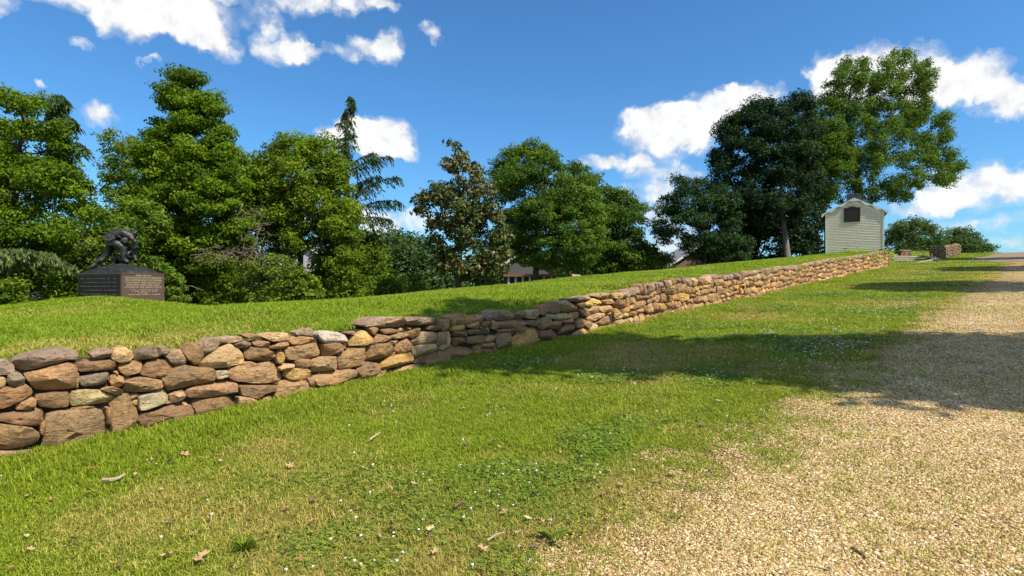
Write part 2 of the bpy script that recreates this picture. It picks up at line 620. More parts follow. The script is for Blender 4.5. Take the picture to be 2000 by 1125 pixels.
REG = {'A': (0, 620), 'B': (440, 580), 'C': (860, 520)}
TR = {
 'A': """-70 310 50 312 95 345 108 395 60 420 -70 425|105 325 180 290 300 255 440 228 540 240 570 270 560 305 480 318 400 340 300 370 200 392 130 375
-70 440 30 440 48 470 45 500 20 515 -70 520|60 420 100 403 150 412 185 445 185 480 140 502 80 505 52 470|195 410 300 390 420 345 520 337 560 370 566 440 560 510 470 530 330 540 260 520 215 460
-70 530 60 515 180 492 225 520 235 570 170 610 60 660 -70 690|125 675 160 625 235 590 265 600 265 655 210 675|270 575 380 555 495 552 508 590 500 650 400 665 300 655 275 620
-70 720 120 700 270 665 312 680 312 760 280 795 150 785 40 765 -70 760|-70 790 120 795 240 810 290 850 285 900 220 945 80 965 -70 965|-70 985 120 985 245 980 245 1010 100 1045 -70 1090
345 720 400 700 520 680 660 675 740 690 780 750 800 830 790 890 640 940 480 990 330 1025 335 860|520 590 545 545 640 530 740 540 845 585 830 625 740 635 620 645 520 650|745 530 830 505 905 535 900 560 850 570
545 345 640 318 760 305 840 320 862 360 840 385 720 390 600 398 555 375|590 435 690 415 790 408 800 440 770 485 690 500 610 505 585 465|815 440 860 420 905 440 912 475 880 515 840 515 815 480
820 620 860 580 940 565 1005 570 1022 620 1020 740 990 830 900 870 825 860 818 700|660 270 720 235 790 225 830 255 820 290 740 305 680 300|820 285 850 235 910 212 970 250 985 290 950 320 880 330 830 312
985 260 1070 225 1140 215 1165 255 1160 290 1080 305 990 312|875 355 950 325 1040 318 1050 365 1020 400 930 430 885 395|1035 400 1080 340 1150 305 1220 310 1268 350 1260 390 1190 445 1100 435 1040 420
920 470 1000 440 1100 445 1200 465 1205 515 1140 535 1000 550 920 552|1025 580 1120 560 1210 528 1250 590 1240 620 1150 655 1040 688 1028 640|1030 715 1150 690 1300 640 1420 605 1430 660 1425 755 1280 775 1150 830 1060 840 1035 780
1165 225 1205 205 1250 240 1215 270 1170 278|1218 285 1270 245 1330 235 1345 280 1390 320 1350 345 1270 340|1350 260 1390 205 1440 190 1480 240 1500 280 1470 335 1430 345 1385 310
1475 200 1530 160 1610 150 1618 200 1580 240 1515 275 1490 240|1470 345 1530 290 1610 230 1690 200 1750 235 1795 300 1780 340 1680 360 1580 372 1490 362|1200 430 1260 380 1380 345 1460 370 1570 375 1588 430 1560 470 1420 495 1310 525 1245 540 1210 490
1590 395 1660 388 1690 400 1675 445 1600 455|1255 570 1300 550 1355 535 1362 590 1310 620 1262 628|1370 545 1460 500 1580 470 1720 470 1750 490 1750 545 1640 570 1500 590 1380 592
1435 610 1560 600 1680 580 1740 605 1750 680 1600 745 1450 768 1440 680|780 670 810 665 815 780 790 785|295 850 300 790 330 750 340 790 325 870|560 420 590 400 580 470 575 520 560 500|255 975 305 960 300 1010 260 1030|865 395 875 430 850 420 845 400|535 660 640 652 700 660 600 672 520 690""",
 'B': """-30 298 40 290 130 292 150 312 80 335 -30 340|115 275 200 265 265 285 270 310 180 305|270 290 330 268 465 265 472 305 440 330 350 325|75 350 150 318 190 325 195 350 140 378 95 372|205 330 260 320 330 330 342 360 290 370 215 355
335 370 400 335 465 332 472 370 420 385 345 380|150 390 230 362 330 380 390 410 385 470 270 470 160 455 150 420|395 400 435 390 445 440 430 480 400 490 388 450|455 375 540 360 650 345 715 340 722 400 700 430 600 460 480 462 455 430
515 262 560 245 630 228 650 250 650 285 580 275 530 280|475 320 520 285 650 290 665 320 640 340 560 350 490 345|710 270 770 248 850 265 895 285 900 325 830 335 740 338 715 310|725 350 800 340 905 330 915 350 870 395 770 442 735 430
650 460 730 440 820 440 825 520 740 545 660 555 648 520|525 470 570 452 630 455 650 480 620 515 560 522 525 505|405 520 450 490 515 495 505 520 450 545 415 540|450 560 520 525 610 525 635 550 630 590 560 618 480 605 448 580
30 545 140 480 200 475 260 500 300 480 380 500 435 560 440 600 330 628 200 630 60 610|115 650 250 648 385 655 390 690 300 710 260 750 200 735 130 720|105 730 200 740 250 770 350 720 355 765 240 800 130 835 105 800
395 640 450 618 560 615 620 635 650 690 600 750 440 790 395 740|610 600 645 590 665 640 655 670 620 640|660 585 760 550 900 525 980 545 985 580 900 610 780 640 680 655|850 400 920 375 1030 375 1032 440 1020 490 930 520 850 530 845 460
920 335 960 280 1030 248 1080 270 1085 320 1040 352 930 360|1060 230 1120 210 1130 245 1100 280 1080 265|1080 330 1130 275 1210 290 1215 315 1150 335 1090 345|1040 385 1120 345 1215 335 1255 390 1250 420 1140 460 1045 475
975 510 1050 480 1140 490 1150 540 1090 575 1000 600 985 560|1150 500 1230 440 1300 420 1370 410 1378 460 1300 500 1200 540 1160 540|1255 370 1290 335 1345 308 1378 370 1360 400 1290 420 1265 400
1030 205 1080 165 1160 148 1300 148 1340 180 1330 210 1240 225 1130 225 1100 205 1040 222|1135 240 1220 232 1285 245 1260 270 1180 272|1220 290 1300 262 1350 270 1340 300 1250 310|1350 260 1430 228 1435 260 1380 300 1350 290
1380 330 1440 265 1530 255 1558 300 1555 335 1450 350 1385 355|1380 370 1460 350 1545 345 1550 395 1480 420 1400 455 1380 420|1225 570 1300 515 1440 490 1468 510 1400 555 1260 605|1010 630 1080 580 1200 565 1228 600 1120 645 1040 660
660 680 750 665 830 640 820 690 740 720 665 730|1475 430 1560 405 1650 400 1655 500 1580 530 1480 535|1560 265 1660 255 1665 330 1640 385 1555 395 1560 320|1345 180 1400 152 1500 148 1585 165 1580 195 1450 205 1360 205
1500 215 1580 200 1585 235 1540 250 1490 240|1590 170 1660 165 1665 240 1600 245|1400 455 1465 430 1470 470 1440 490 1390 485|900 262 955 250 960 270 905 275|840 640 990 605 1000 630 880 660|1215 325 1270 320 1250 350 1225 345|-60 545 20 540 25 590 -60 605""",
 'C': """80 590 160 580 255 585 258 695 180 710 85 720|-5 625 78 625 78 735 20 750 -10 730|260 590 310 570 318 650 290 675 262 670|320 610 400 600 428 630 425 670 330 670|90 380 110 365 120 425 95 440|85 155 85 155 85 155|100 370 170 350 245 365 250 400 190 430 110 425
250 360 320 355 325 400 290 410 250 395|325 365 370 345 390 390 345 400|375 345 430 322 510 325 545 360 540 390 430 395 385 385|200 415 290 405 310 430 300 455 210 450|310 405 365 402 375 430 320 445|380 400 435 395 435 460 385 460
440 405 540 395 640 390 640 420 560 450 450 455|210 465 310 455 305 495 220 500|320 450 370 450 370 490 315 495|210 520 320 505 318 555 230 570 205 550|325 520 380 500 398 530 390 550 325 555|310 565 400 560 415 590 320 600|430 500 540 475 545 580 440 600
550 540 600 480 650 460 720 450 730 550 640 595 585 620 550 590|545 450 640 435 655 455 590 485 545 490|550 350 640 330 640 370 560 385|640 335 735 318 738 370 690 388 645 380|645 400 740 395 740 440 680 440 645 425|745 300 790 282 800 330 780 360 745 355
800 310 850 270 890 260 890 330 850 345 805 335|895 265 960 250 1010 290 1015 325 960 335 895 330|780 350 890 345 940 340 945 380 860 390 800 380|950 345 1030 335 1035 375 990 390 950 385|745 395 790 365 825 400 820 440 780 470 745 450|830 410 880 395 910 425 890 455 830 460
905 395 960 385 985 405 950 420 905 418|890 470 930 430 985 415 990 450 940 490 890 500|740 480 860 465 865 520 800 550 740 560|870 520 950 505 945 555 870 565|1030 320 1080 305 1100 345 1070 365 1040 350|1000 400 1060 375 1080 410 1040 450 1005 450
990 500 1040 460 1090 465 1085 520 1000 535|1095 430 1130 415 1180 440 1225 440 1228 510 1100 525|1070 280 1130 235 1185 245 1180 275 1090 300|1095 310 1170 280 1175 330 1110 355|1085 380 1150 345 1210 340 1205 370 1100 420|1150 420 1220 370 1260 365 1255 420 1190 440
960 240 1060 225 1120 215 1120 235 1040 260 970 255|1025 280 1060 262 1065 300 1030 302|1125 215 1200 195 1240 200 1240 235 1180 238|1190 250 1290 240 1290 270 1230 278|1175 300 1260 285 1275 320 1220 345 1180 330|1095 465 1060 420 1090 400 1120 415
100 440 180 430 190 460 120 485 95 470|100 490 200 470 210 515 110 515|105 525 195 520 200 560 110 580|85 480 95 590 20 615 0 600 0 490|-5 400 80 395 85 460 0 465|440 465 540 455 540 470 440 490|1230 440 1290 425 1290 480 1235 490""",
}
STONE_COLS = [(.40, .26, .13), (.255, .150, .072), (.225, .135, .068), (.29, .18, .085), (.25, .16, .088), (.34, .20, .075), (.205, .125, .066), (.275, .17, .085), (.225, .14, .075), (.32, .215, .115), (.26, .155, .075)]
CAP_COLS = [(.225, .160, .105), (.195, .135, .092), (.26, .175, .105), (.23, .165, .115)]


def outline(poly, n, rnd, amp=0.02):
    """rounded, slightly wobbly closed outline with n points"""
    P = np.array(poly, float)
    P = P.mean(0) + (P - P.mean(0)) * 1.05
    for k in (.955, .90):
        Q = np.roll(P, -1, 0)
        P = np.stack([k * P + (1 - k) * Q, (1 - k) * P + k * Q], 1).reshape(-1, 2)
    seg = np.linalg.norm(np.roll(P, -1, 0) - P, axis=1)
    s = np.concatenate([[0], np.cumsum(seg)])
    P2 = np.vstack([P, P[:1]])
    tt = np.linspace(0, s[-1], n, endpoint=False)
    R = np.stack([np.interp(tt, s, P2[:, 0]), np.interp(tt, s, P2[:, 1])], 1)
    c = R.mean(0)
    size = np.sqrt(np.ptp(R[:, 0]) * np.ptp(R[:, 1]))
    wob = np.array([noise.noise(Vector((math.cos(6.283 * k / n) * 2.2, math.sin(6.283 * k / n) * 2.2, rnd * 9.7))) for k in range(n)])
    d = R - c
    d *= (1 + amp * 2.0 * wob / 0.5)[:, None]
    return c, d, size


def area(p):
    p = np.asarray(p, float)
    q = np.roll(p, -1, 0)
    return .5 * float(np.sum(p[:, 0] * q[:, 1] - q[:, 0] * p[:, 1]))


def stone_geo(poly, rnd, n=30, depth=.30, proud=0.0, rings=None):
    """local geometry: x along the wall, y into the wall, z up; centroid at the origin"""
    if area(poly) < 0:
        poly = poly[::-1]
    c, d, size = outline(poly, n, rnd)
    rings = rings or [(.97, depth), (1.01, depth * .35), (1.01, .025), (.99, .006), (.955, -.004), (.78, -.008), (.55, -.010), (.28, -.010)]
    vs3 = []
    k = min(1.3, max(.55, size / .28))
    tx, tz = (random.random() - .5) * .22, (random.random() - .5) * .22
    ext = np.abs(d).max(0)
    chips = []
    for q_ in range(random.randint(4, 7)):
        f_ = random.uniform(0, 6.283)
        chips.append((math.cos(f_) / ext[0], math.sin(f_) / ext[1], random.uniform(.25, .85), random.uniform(.05, .17)))
    for (s, yy) in rings:
        for q in d:
            xx, zz = q * s
            nz = noise.fractal(Vector((xx * 7 + rnd * 31, zz * 7, rnd * 17)), 1.0, 2.1, 4)
            nz2 = noise.noise(Vector((xx * 3.1 + rnd * 11, zz * 3.1, rnd * 5)))
            dy = yy * k - proud
            if s > .5 or yy < .02:
                dy += (nz * .036 + nz2 * .026) * k * (1 if yy < .05 else .3) + xx * tx + zz * tz
            if yy < .05:
                for (ca, sa, c0_, kk) in chips:
                    dy = max(dy, dy * .25 + kk * k * (xx * ca + zz * sa - c0_))
            vs3.append((xx, dy, zz))
    vs3.append((0, -.018 * k - proud + noise.noise(Vector((rnd * 11, 0, rnd * 5))) * .022 * k, 0))
    fs = []
    nr = len(rings)
    for r in range(nr - 1):
        for j in range(n):
            a, b = r * n + j, r * n + (j + 1) % n
            fs.append((a, b, b + n, a + n))
    for j in range(n):
        fs.append(((nr - 1) * n + j, (nr - 1) * n + (j + 1) % n, nr * n))
    return c, vs3, fs


def wall_pt(u, z, inset=0.0):
    x, y = XY(u, VW + inset)
    return Vector((float(x), float(y), z))


traced = []
for key, txt in TR.items():
    ox, oy = REG[key]
    for item in txt.replace('\n', '|').split('|'):
        q = [float(s) for s in item.split()]
        pts = [wall_hit(ox + q[i] / 3.75, oy + q[i + 1] / 3.75) for i in range(0, len(q), 2)]
        if abs(area(pts)) > 2e-4:
            traced.append(pts)


def rubble(u0, u1, topf, botf, seed, hmean=.165, wmean=.27):
    """random uncoursed rubble between two height curves: list of polygons (u, z)"""
    r = random.Random(seed)
    rows = 5
    edges = []
    for k in range(rows + 1):
        ph = [r.random() * 9 for _ in range(3)]
        edges.append(lambda u, k=k, ph=ph: botf(u) + (topf(u) - botf(u)) * (k / rows) + (0 if k in (0, rows) else .045 * math.sin(u * 2.1 + ph[0]) + .03 * math.sin(u * 5.3 + ph[1])))
    polys = []
    for k in range(rows):
        u = u0 + r.random() * .1
        while u < u1:
            wd = max(.11, r.gauss(wmean, .10))
            e = min(u + wd, u1 + .02)
            g = .012
            lo = edges[k]
            hi = edges[k + 1]
            j = lambda a=.022: (r.random() - .5) * 2 * a
            mid = (u + e) / 2
            p = [(u + g + j(), lo(u) + g + j()), (mid + j(.05), lo(mid) + g + j(.016)), (e - g + j(), lo(e) + g + j()), (e - g + j(.02), (lo(e) + hi(e)) / 2 + j(.02)),
                 (e - g + j(.03), hi(e) - g + j(.024)), (mid + j(.06), hi(mid) - g + j(.02) + (j(.045) if k == rows - 1 else 0)), (u + g + j(.03), hi(u) - g + j(.024)), (u + g + j(.02), (lo(u) + hi(u)) / 2 + j(.02))]
            polys.append((p, k == rows - 1))
            u = e
    return polys


root = empty('stone_wall', tuple(wall_pt(1.2, float(base(1.2)))))
tag(root, 'long dry-stone retaining wall of brown sandstone climbing beside the gravel road', 'stone wall')
U_START, U_PROC, U_END = -5.0, wall_hit(1200, 600)[0], 43.3
bank_foot = lambda u: float(base(u)) - .05
tops = lambda u: float(base(u) + walltop(u))
left_part = [(p, cap) for p, cap in rubble(U_START, wall_hit(-14, 700)[0] + .02, tops, bank_foot, 3, wmean=.4)]
right_part = rubble(U_PROC + .03, U_END, tops, bank_foot, 5)
right_part.sort(key=lambda q: q[0][0][0])
n_single = 0
stone_list = [(p, None) for p in traced]
room = 300 - len(traced)
singles = stone_list + right_part[:room]
rest = right_part[room:] + left_part


def stone_color(p, cap, r):
    zc = sum(q[1] for q in p) / len(p)
    uc = sum(q[0] for q in p) / len(p)
    h = (zc - float(base(uc))) / float(walltop(uc))
    if cap is None:
        cap = h > .86
    cc = r.choice(CAP_COLS if (cap and r.random() < .8) else STONE_COLS)
    k = r.uniform(1.30, 2.0)
    return tuple(min(.6, x * k * q_ * r.uniform(.97, 1.03)) for x, q_ in zip(cc, (.99, 1.0, 1.04)))


rr = random.Random(21)
rz_wall = (0, 0, THETA)
for i, (p, cap) in enumerate(singles):
    c, vs3, fs = stone_geo(p, rr.random() * 10, proud=rr.uniform(-.025, .03))
    me = pymesh('stone', vs3, fs, True)
    me.set_sharp_from_angle(angle=math.radians(24))
    sc = stone_color(p, cap, rr)
    for (qx, qy, qc) in ((654, 658, (.55, .48, .39)), (304, 783, (.52, .425, .27)), (433, 731, (.46, .37, .25)), (32, 741, (.36, .29, .205)), (185, 741, (.29, .22, .15))):
        hu, hz = wall_hit(qx, qy)                  # the few pale and grey stones
        if abs(c[0] - hu) < .09 and abs(c[1] - hz) < .06:
            sc = qc
    set_attr(me, 'stone_color', np.tile(np.array(sc + (1,)), (len(vs3), 1)), 'FLOAT_COLOR')
    link('stone', me, M_STONE, root, wall_pt(c[0], c[1]), rz_wall)


def joined_stones(name, polys, place, parent, mat=None, n=14, colf=stone_color):
    allv, allc, tri = [], [], []
    b = 0
    for p, cap in polys:
        c, vs3, fs = stone_geo(p, rr.random() * 10, n=n, proud=rr.uniform(-.02, .03), rings=[(.97, .3), (1.01, .05), (.97, .012), (.8, -.006), (.45, -.016)])
        sc = colf(p, cap, rr)
        for q in vs3:
            allv.append(place(c, q))
        allc += [sc + (1,)] * len(vs3)
        tri += [tuple(i + b for i in f) for f in fs]
        b += len(vs3)
    me = pymesh(name, allv, tri, True)
    set_attr(me, 'stone_color', np.array(allc), 'FLOAT_COLOR')
    o = link(name, me, M_STONE, parent)
    o['kind'] = 'stuff'
    return o


joined_stones('rubble_stones', rest, lambda c, q: wall_pt(c[0] + q[0], c[1] + q[2], q[1]), root)
# small chinking stones wedged in the joints and lying at the foot
chinks = []
for k in range(420):
    u = rr.uniform(U_START, U_PROC)
    h = float(walltop(u)) * rr.uniform(.02, .86)
    s = rr.uniform(.018, .05)
    z = float(base(u)) + h
    m_ = [(u + s * 1.4 * math.cos(a_) * rr.uniform(.7, 1.1), z + s * math.sin(a_) * rr.uniform(.7, 1.1)) for a_ in np.linspace(0, 2 * math.pi, 7)[:-1]]
    chinks.append((m_, False))
joined_stones('chinking_stones', chinks, lambda c, q: wall_pt(c[0] + q[0], c[1] + q[2], q[1] + .075), root, n=10)
# dark earth core seen in the open joints
cm = MB()
cu = np.arange(U_START, U_END - .05, .25)
ring = []
for u in cu:
    zb, zt = float(base(u)) - .3, tops(u) - .10
    ring.append([wall_pt(u, zb, .10), wall_pt(u, zt, .12), wall_pt(u, zt, .40), wall_pt(u, zb, .42)])
for a_, b_ in zip(ring[:-1], ring[1:]):
    cm.add(a_ + b_, [(0, 4, 5, 1), (1, 5, 6, 2), (2, 6, 7, 3)])
cm.add(ring[-1], [(0, 1, 2, 3)])
cm.build('earth_core', M_CORE, root)
# squared-off pier closing the uphill end
pier = []
for side in range(2):
    for k in range(7):
        for jx in range(2):
            zb = float(base(43.6)) - .05 + k * .165
            pier.append((side, [(jx * .3 - .31 + rr.uniform(-.02, .02), zb + .01), (jx * .3 - .02, zb + rr.uniform(.0, .02)), (jx * .3 - .02, zb + .155), (jx * .3 - .30, zb + .15 + rr.uniform(-.02, .02))]))
px0, py0 = XY(43.62, VW + .08)


def pier_place(side):
    def f(c, q):
        uu, vv = 43.62 + c[0] + q[0], VW - .02 + q[1]
        if side:
            uu, vv = 43.93 - q[1], VW + .3 + c[0] + q[0]
        x, y = XY(uu, vv)
        return (float(x), float(y), c[1] + q[2])
    return f


for side in range(2):
    joined_stones('pier_stones', [(p, False) for s_, p in pier if s_ == side], pier_place(side), root, colf=lambda p, cap, r: r.choice(STONE_COLS))

# ------------------------------------------------------------------ trees and shrubs
M_BARK = simple('bark', (.075, .058, .043), 0.95, 0.4, 9.0, bump=0.8)
M_BARK_GREY = simple('grey_bark', (.17, .155, .135), 0.95, 0.3, 9.0, bump=0.8)
M_DEAD = simple('dead_twigs', (.19, .135, .095), 0.95, 0.35, 9.0)
L_VINE = leaf_mat('vine_leaf', (.046, .100, .006), (.225, .340, .017), .42)
L_BROAD = leaf_mat('broad_leaf', (.052, .106, .008), (.245, .345, .026), .44)
L_LIME = leaf_mat('yellow_green_leaf', (.060, .105, .012), (.235, .300, .040), .38)
L_OAK = leaf_mat('mid_green_leaf', (.040, .090, .013), (.185, .290, .036), .42)
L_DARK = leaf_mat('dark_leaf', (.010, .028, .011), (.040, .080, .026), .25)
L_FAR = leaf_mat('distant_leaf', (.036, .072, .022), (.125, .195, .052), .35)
L_CEDAR = leaf_mat('cedar_needle', (.020, .050, .018), (.090, .145, .045), .2, .6)
L_CEDAR_PALE = leaf_mat('pale_cedar_needle', (.05, .09, .025), (.17, .22, .065), .15, .6)
L_MAGNOLIA = leaf_mat('magnolia_leaf', (.028, .055, .012), (.160, .195, .040), .12, .42, .25, back=(.17, .13, .05))
L_SHADE = leaf_mat('shaded_green_leaf', (.016, .042, .014), (.060, .115, .034), .28)
L_SUMAC = leaf_mat('compound_leaf', (.060, .120, .012), (.230, .340, .040), .40)


def leaf_quads(P, Nn, A, Ln, Wd, fold=.18):
    """diamond leaves: centres P, normals Nn, long axes A, length and width"""
    S = np.cross(Nn, A)
    S /= np.linalg.norm(S, axis=1, keepdims=True) + 1e-9
    Ln = Ln[:, None]
    Wd = Wd[:, None]
    v0 = P - A * Ln * .5
    v1 = P + S * Wd * .5 + Nn * Wd * fold - A * Ln * .06
    v2 = P + A * Ln * .5 - Nn * Ln * .10
    v3 = P - S * Wd * .5 + Nn * Wd * fold - A * Ln * .06
    V = np.stack([v0, v1, v2, v3], 1).reshape(-1, 3)
    i = np.arange(len(P))[:, None] * 4
    return V, np.concatenate([i, i + 1, i + 2, i + 3], 1)


def unit(v):
    return v / (np.linalg.norm(v, axis=-1, keepdims=True) + 1e-9)


def in_poly(x, y, poly):
    ins = np.zeros(len(x), bool)
    n = len(poly)
    for i in range(n):
        x1, y1 = poly[i]
        x2, y2 = poly[(i + 1) % n]
        c = ((y1 > y) != (y2 > y)) & (x < (x2 - x1) * (y - y1) / (y2 - y1 + 1e-12) + x1)
        ins ^= c
    return ins


def crown_points(poly, Y, n, rg, thick=.8, sep=.35, shell=.55):
    """points inside the volume a crown of that outline would fill: (x, y, z), mean distance Y"""
    P = np.array(poly, float)
    x0, y0 = P.min(0)
    x1, y1 = P.max(0)
    # span of every row
    out = []
    rows = np.linspace(y0, y1, 60)
    span = []
    for r in rows:
        xs = np.linspace(x0, x1, 200)
        m = in_poly(xs, np.full(200, r + 1e-3), poly)
        span.append((xs[m].min(), xs[m].max()) if m.any() else (0, 0))
    span = np.array(span)
    tries = 0
    grid = []
    while len(grid) < n and tries < 40:
        tries += 1
        X = rg.uniform(x0, x1, n * 3)
        Yp = rg.uniform(y0, y1, n * 3)
        m = in_poly(X, Yp, poly)
        X, Yp = X[m], Yp[m]
        a = np.interp(Yp, rows, span[:, 0])
        b = np.interp(Yp, rows, span[:, 1])
        hw = np.maximum((b - a) / 2, 4)
        q = np.clip((X - (a + b) / 2) / hw, -1, 1)
        half = hw * Y / F * thick * np.sqrt(1 - q * q * .9)
        s = rg.uniform(-1, 1, len(X))
        s = np.sign(s) * np.abs(s) ** shell
        dist = Y + s * half
        pts = np.stack([(X - CX) / F * dist, dist, EYE + (CY - Yp) / F * dist], 1)
        for p in pts:
            if len(grid) >= n:
                break
            if grid:
                g = np.array(grid)
                if ((g - p) ** 2).sum(1).min() < sep * sep:
                    continue
            grid.append(p)
        sep *= .93
    return np.array(grid)


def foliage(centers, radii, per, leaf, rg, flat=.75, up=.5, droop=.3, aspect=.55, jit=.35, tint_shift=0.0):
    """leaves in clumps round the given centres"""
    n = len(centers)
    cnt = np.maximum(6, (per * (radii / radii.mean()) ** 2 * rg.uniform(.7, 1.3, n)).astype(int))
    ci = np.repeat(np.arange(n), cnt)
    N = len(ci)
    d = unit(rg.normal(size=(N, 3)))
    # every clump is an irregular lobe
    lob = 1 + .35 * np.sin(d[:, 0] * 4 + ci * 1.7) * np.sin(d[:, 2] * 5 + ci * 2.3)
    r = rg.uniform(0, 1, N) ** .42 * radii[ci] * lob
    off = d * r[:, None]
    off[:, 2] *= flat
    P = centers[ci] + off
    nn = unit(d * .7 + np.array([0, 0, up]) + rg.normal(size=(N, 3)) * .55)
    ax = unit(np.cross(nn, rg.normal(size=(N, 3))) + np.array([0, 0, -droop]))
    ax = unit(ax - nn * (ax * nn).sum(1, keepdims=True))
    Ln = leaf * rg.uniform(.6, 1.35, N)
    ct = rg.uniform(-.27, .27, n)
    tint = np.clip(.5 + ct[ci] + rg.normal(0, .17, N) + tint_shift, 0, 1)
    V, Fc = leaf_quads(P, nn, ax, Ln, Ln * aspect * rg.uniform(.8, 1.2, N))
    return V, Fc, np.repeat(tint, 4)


def crown_object(name, geo, mat, parent):
    V = np.concatenate([g[0] for g in geo])
    T = np.concatenate([g[2] for g in geo])
    fs, b = [], 0
    for g in geo:
        fs.append(g[1] + b)
        b += len(g[0])
    me = npmesh(name, V, np.concatenate(fs))
    set_attr(me, 'tint', T)
    return link(name, me, mat, parent)


def limbs(mb, trunk, radii, targets, rg, rmax=.10, share=.5, rise=.5, bend=.18):
    """tapered trunk and a branching skeleton out to some of the clump centres: each bough leaves the nearest wood below it"""
    trunk = [Vector(p) for p in trunk]
    mb.tube(trunk, radii, 9)
    T = np.array([tuple(p) for p in trunk])
    q = np.linspace(0, len(trunk) - 1, 26)[4:]
    SK = np.stack([np.interp(q, np.arange(len(trunk)), T[:, k]) for k in range(3)], 1)
    SR = np.interp(q, np.arange(len(trunk)), radii)
    zlo = T[0, 2] + (T[-1, 2] - T[0, 2]) * .2
    m_ = SK[:, 2] > zlo
    SK, SR = SK[m_], SR[m_]
    tg = [c for c in targets if rg.random() < share]
    tg.sort(key=lambda c: float(((SK - c) ** 2).sum(1).min()))
    for c in tg:
        d = SK - c
        cost = np.sqrt((d ** 2).sum(1)) + np.maximum(0, SK[:, 2] - c[2] + rise * np.hypot(d[:, 0], d[:, 1])) * 1.3
        i = int(np.argmin(cost))
        s, e = Vector(SK[i]), Vector(c)
        L = (e - s).length
        if L < .2:
            continue
        r0 = min(float(SR[i]) * .72, .012 + rmax * L / 3.0)
        m1 = s.lerp(e, .35) + Vector((0, 0, .08 * L)) + Vector(rg.normal(size=3)) * bend * L * .3
        m2 = s.lerp(e, .7) + Vector((0, 0, .06 * L)) + Vector(rg.normal(size=3)) * bend * L * .25
        pts, rr_ = [s, m1, m2, e], [r0, r0 * .75, r0 * .5, r0 * .25]
        mb.tube(pts, rr_, 5, False)
        SK = np.concatenate([SK, np.array([tuple(m1), tuple(m2), tuple(e)])])
        SR = np.concatenate([SR, rr_[1:]])


def tree(name, label, outline_px, Y, n, clump, per, leaf, mat, trunk_px, r0, bark=None, group=None, seed=0, thick=.8, share=.5, flat=.75,
         up=.5, droop=.3, aspect=.55, cat='tree', extra=None, tint_shift=0.0, rmax=.10, rise=.5, shell=.55, base_z=None):
    rg = np.random.default_rng(seed)
    C = crown_points(outline_px, Y, n, rg, thick, sep=clump * .75, shell=shell)
    R = clump * rg.uniform(.65, 1.3, len(C))
    tp = [W(*p, Y) for p in trunk_px]
    g = gz(tp[0].x, tp[0].y)
    tp.insert(0, Vector((tp[0].x, tp[0].y, min(g - .1, tp[0].z - .2))))
    L = len(tp)
    radii = [r0 * 1.25] + [r0 * (1 - .85 * k / (L - 1)) for k in range(1, L)]
    root_ = empty(name, (tp[0].x, tp[0].y, g))
    tag(root_, label, cat, group)
    mb = MB()
    limbs(mb, tp, radii, C, rg, rmax, share, rise)
    mb.build('trunk', bark or M_BARK, root_, True)
    geo = [foliage(C, R, per, leaf, rg, flat, up, droop, aspect, tint_shift=tint_shift)]
    if extra:
        geo += extra(rg)
    crown_object('crown', geo, mat, root_)
    return root_


def sprays(mb, start, tip, sag, rg, n=46, length=.75, width=.07, r=.035, side=.5):
    """one drooping cedar bough: limb into mb, hanging needle sprays returned as leaf geometry"""
    s, e = Vector(start), Vector(tip)
    L = (e - s).length
    c = s.lerp(e, .6) + Vector((0, 0, sag))
    pts = [(s * (1 - t) ** 2 + c * 2 * t * (1 - t) + e * t * t) for t in np.linspace(0, 1, 9)]
    mb.tube(pts, [r * (1 - .85 * k / 8) for k in range(9)], 5, False)
    B = np.array([tuple(p) for p in pts])
    t = rg.uniform(.08, 1.0, n)
    P0 = np.stack([np.interp(t, np.linspace(0, 1, 9), B[:, k]) for k in range(3)], 1)
    along = np.array(tuple((e - s).normalized()))
    sidev = np.cross(along, [0, 0, 1.])
    sidev /= np.linalg.norm(sidev) + 1e-9
    out = []
    sd = rg.uniform(-1, 1, n)
    dirs = unit(along * .55 + sidev * (sd * side)[:, None] * 1.4 + np.array([0, 0, -.75]) + rg.normal(size=(n, 3)) * .16)
    ln = length * rg.uniform(.45, 1.1, n) * (1.05 - .55 * t)
    # each spray: overlapping short needle tufts along its drooping line
    k = 7
    tt = np.tile(np.linspace(.05, 1, k), n)
    ii = np.repeat(np.arange(n), k)
    P = P0[ii] + dirs[ii] * (ln[ii] * tt)[:, None] + np.array([0, 0, -1.]) * (ln[ii] * .22 * tt ** 2)[:, None] + rg.normal(size=(n * k, 3)) * .03
    ax = unit(dirs[ii] + np.array([0, 0, -.5]) * tt[:, None] + rg.normal(size=(n * k, 3)) * .35)
    nn = unit(np.cross(ax, rg.normal(size=(n * k, 3))))
    Ln = (length * .30) * rg.uniform(.7, 1.3, n * k)
    V, Fc = leaf_quads(P, nn, ax, Ln, np.full(n * k, width) * rg.uniform(.6, 1.4, n * k), .05)
    return V, Fc, np.repeat(np.clip(.5 + rg.normal(0, .22, n * k), 0, 1), 4)


# --- left: vine-smothered cedar at the frame edge
def cedar_boughs(specs, Y, mb, n=46, length=.8, width=.08):
    def f(rg):
        out = []
        for (x0, y0, x1, y1, dy, sag) in specs:
            out.append(sprays(mb, W(x0, y0, Y), W(x1, y1, Y + dy), sag, rg, n, length, width))
        return out
    return f


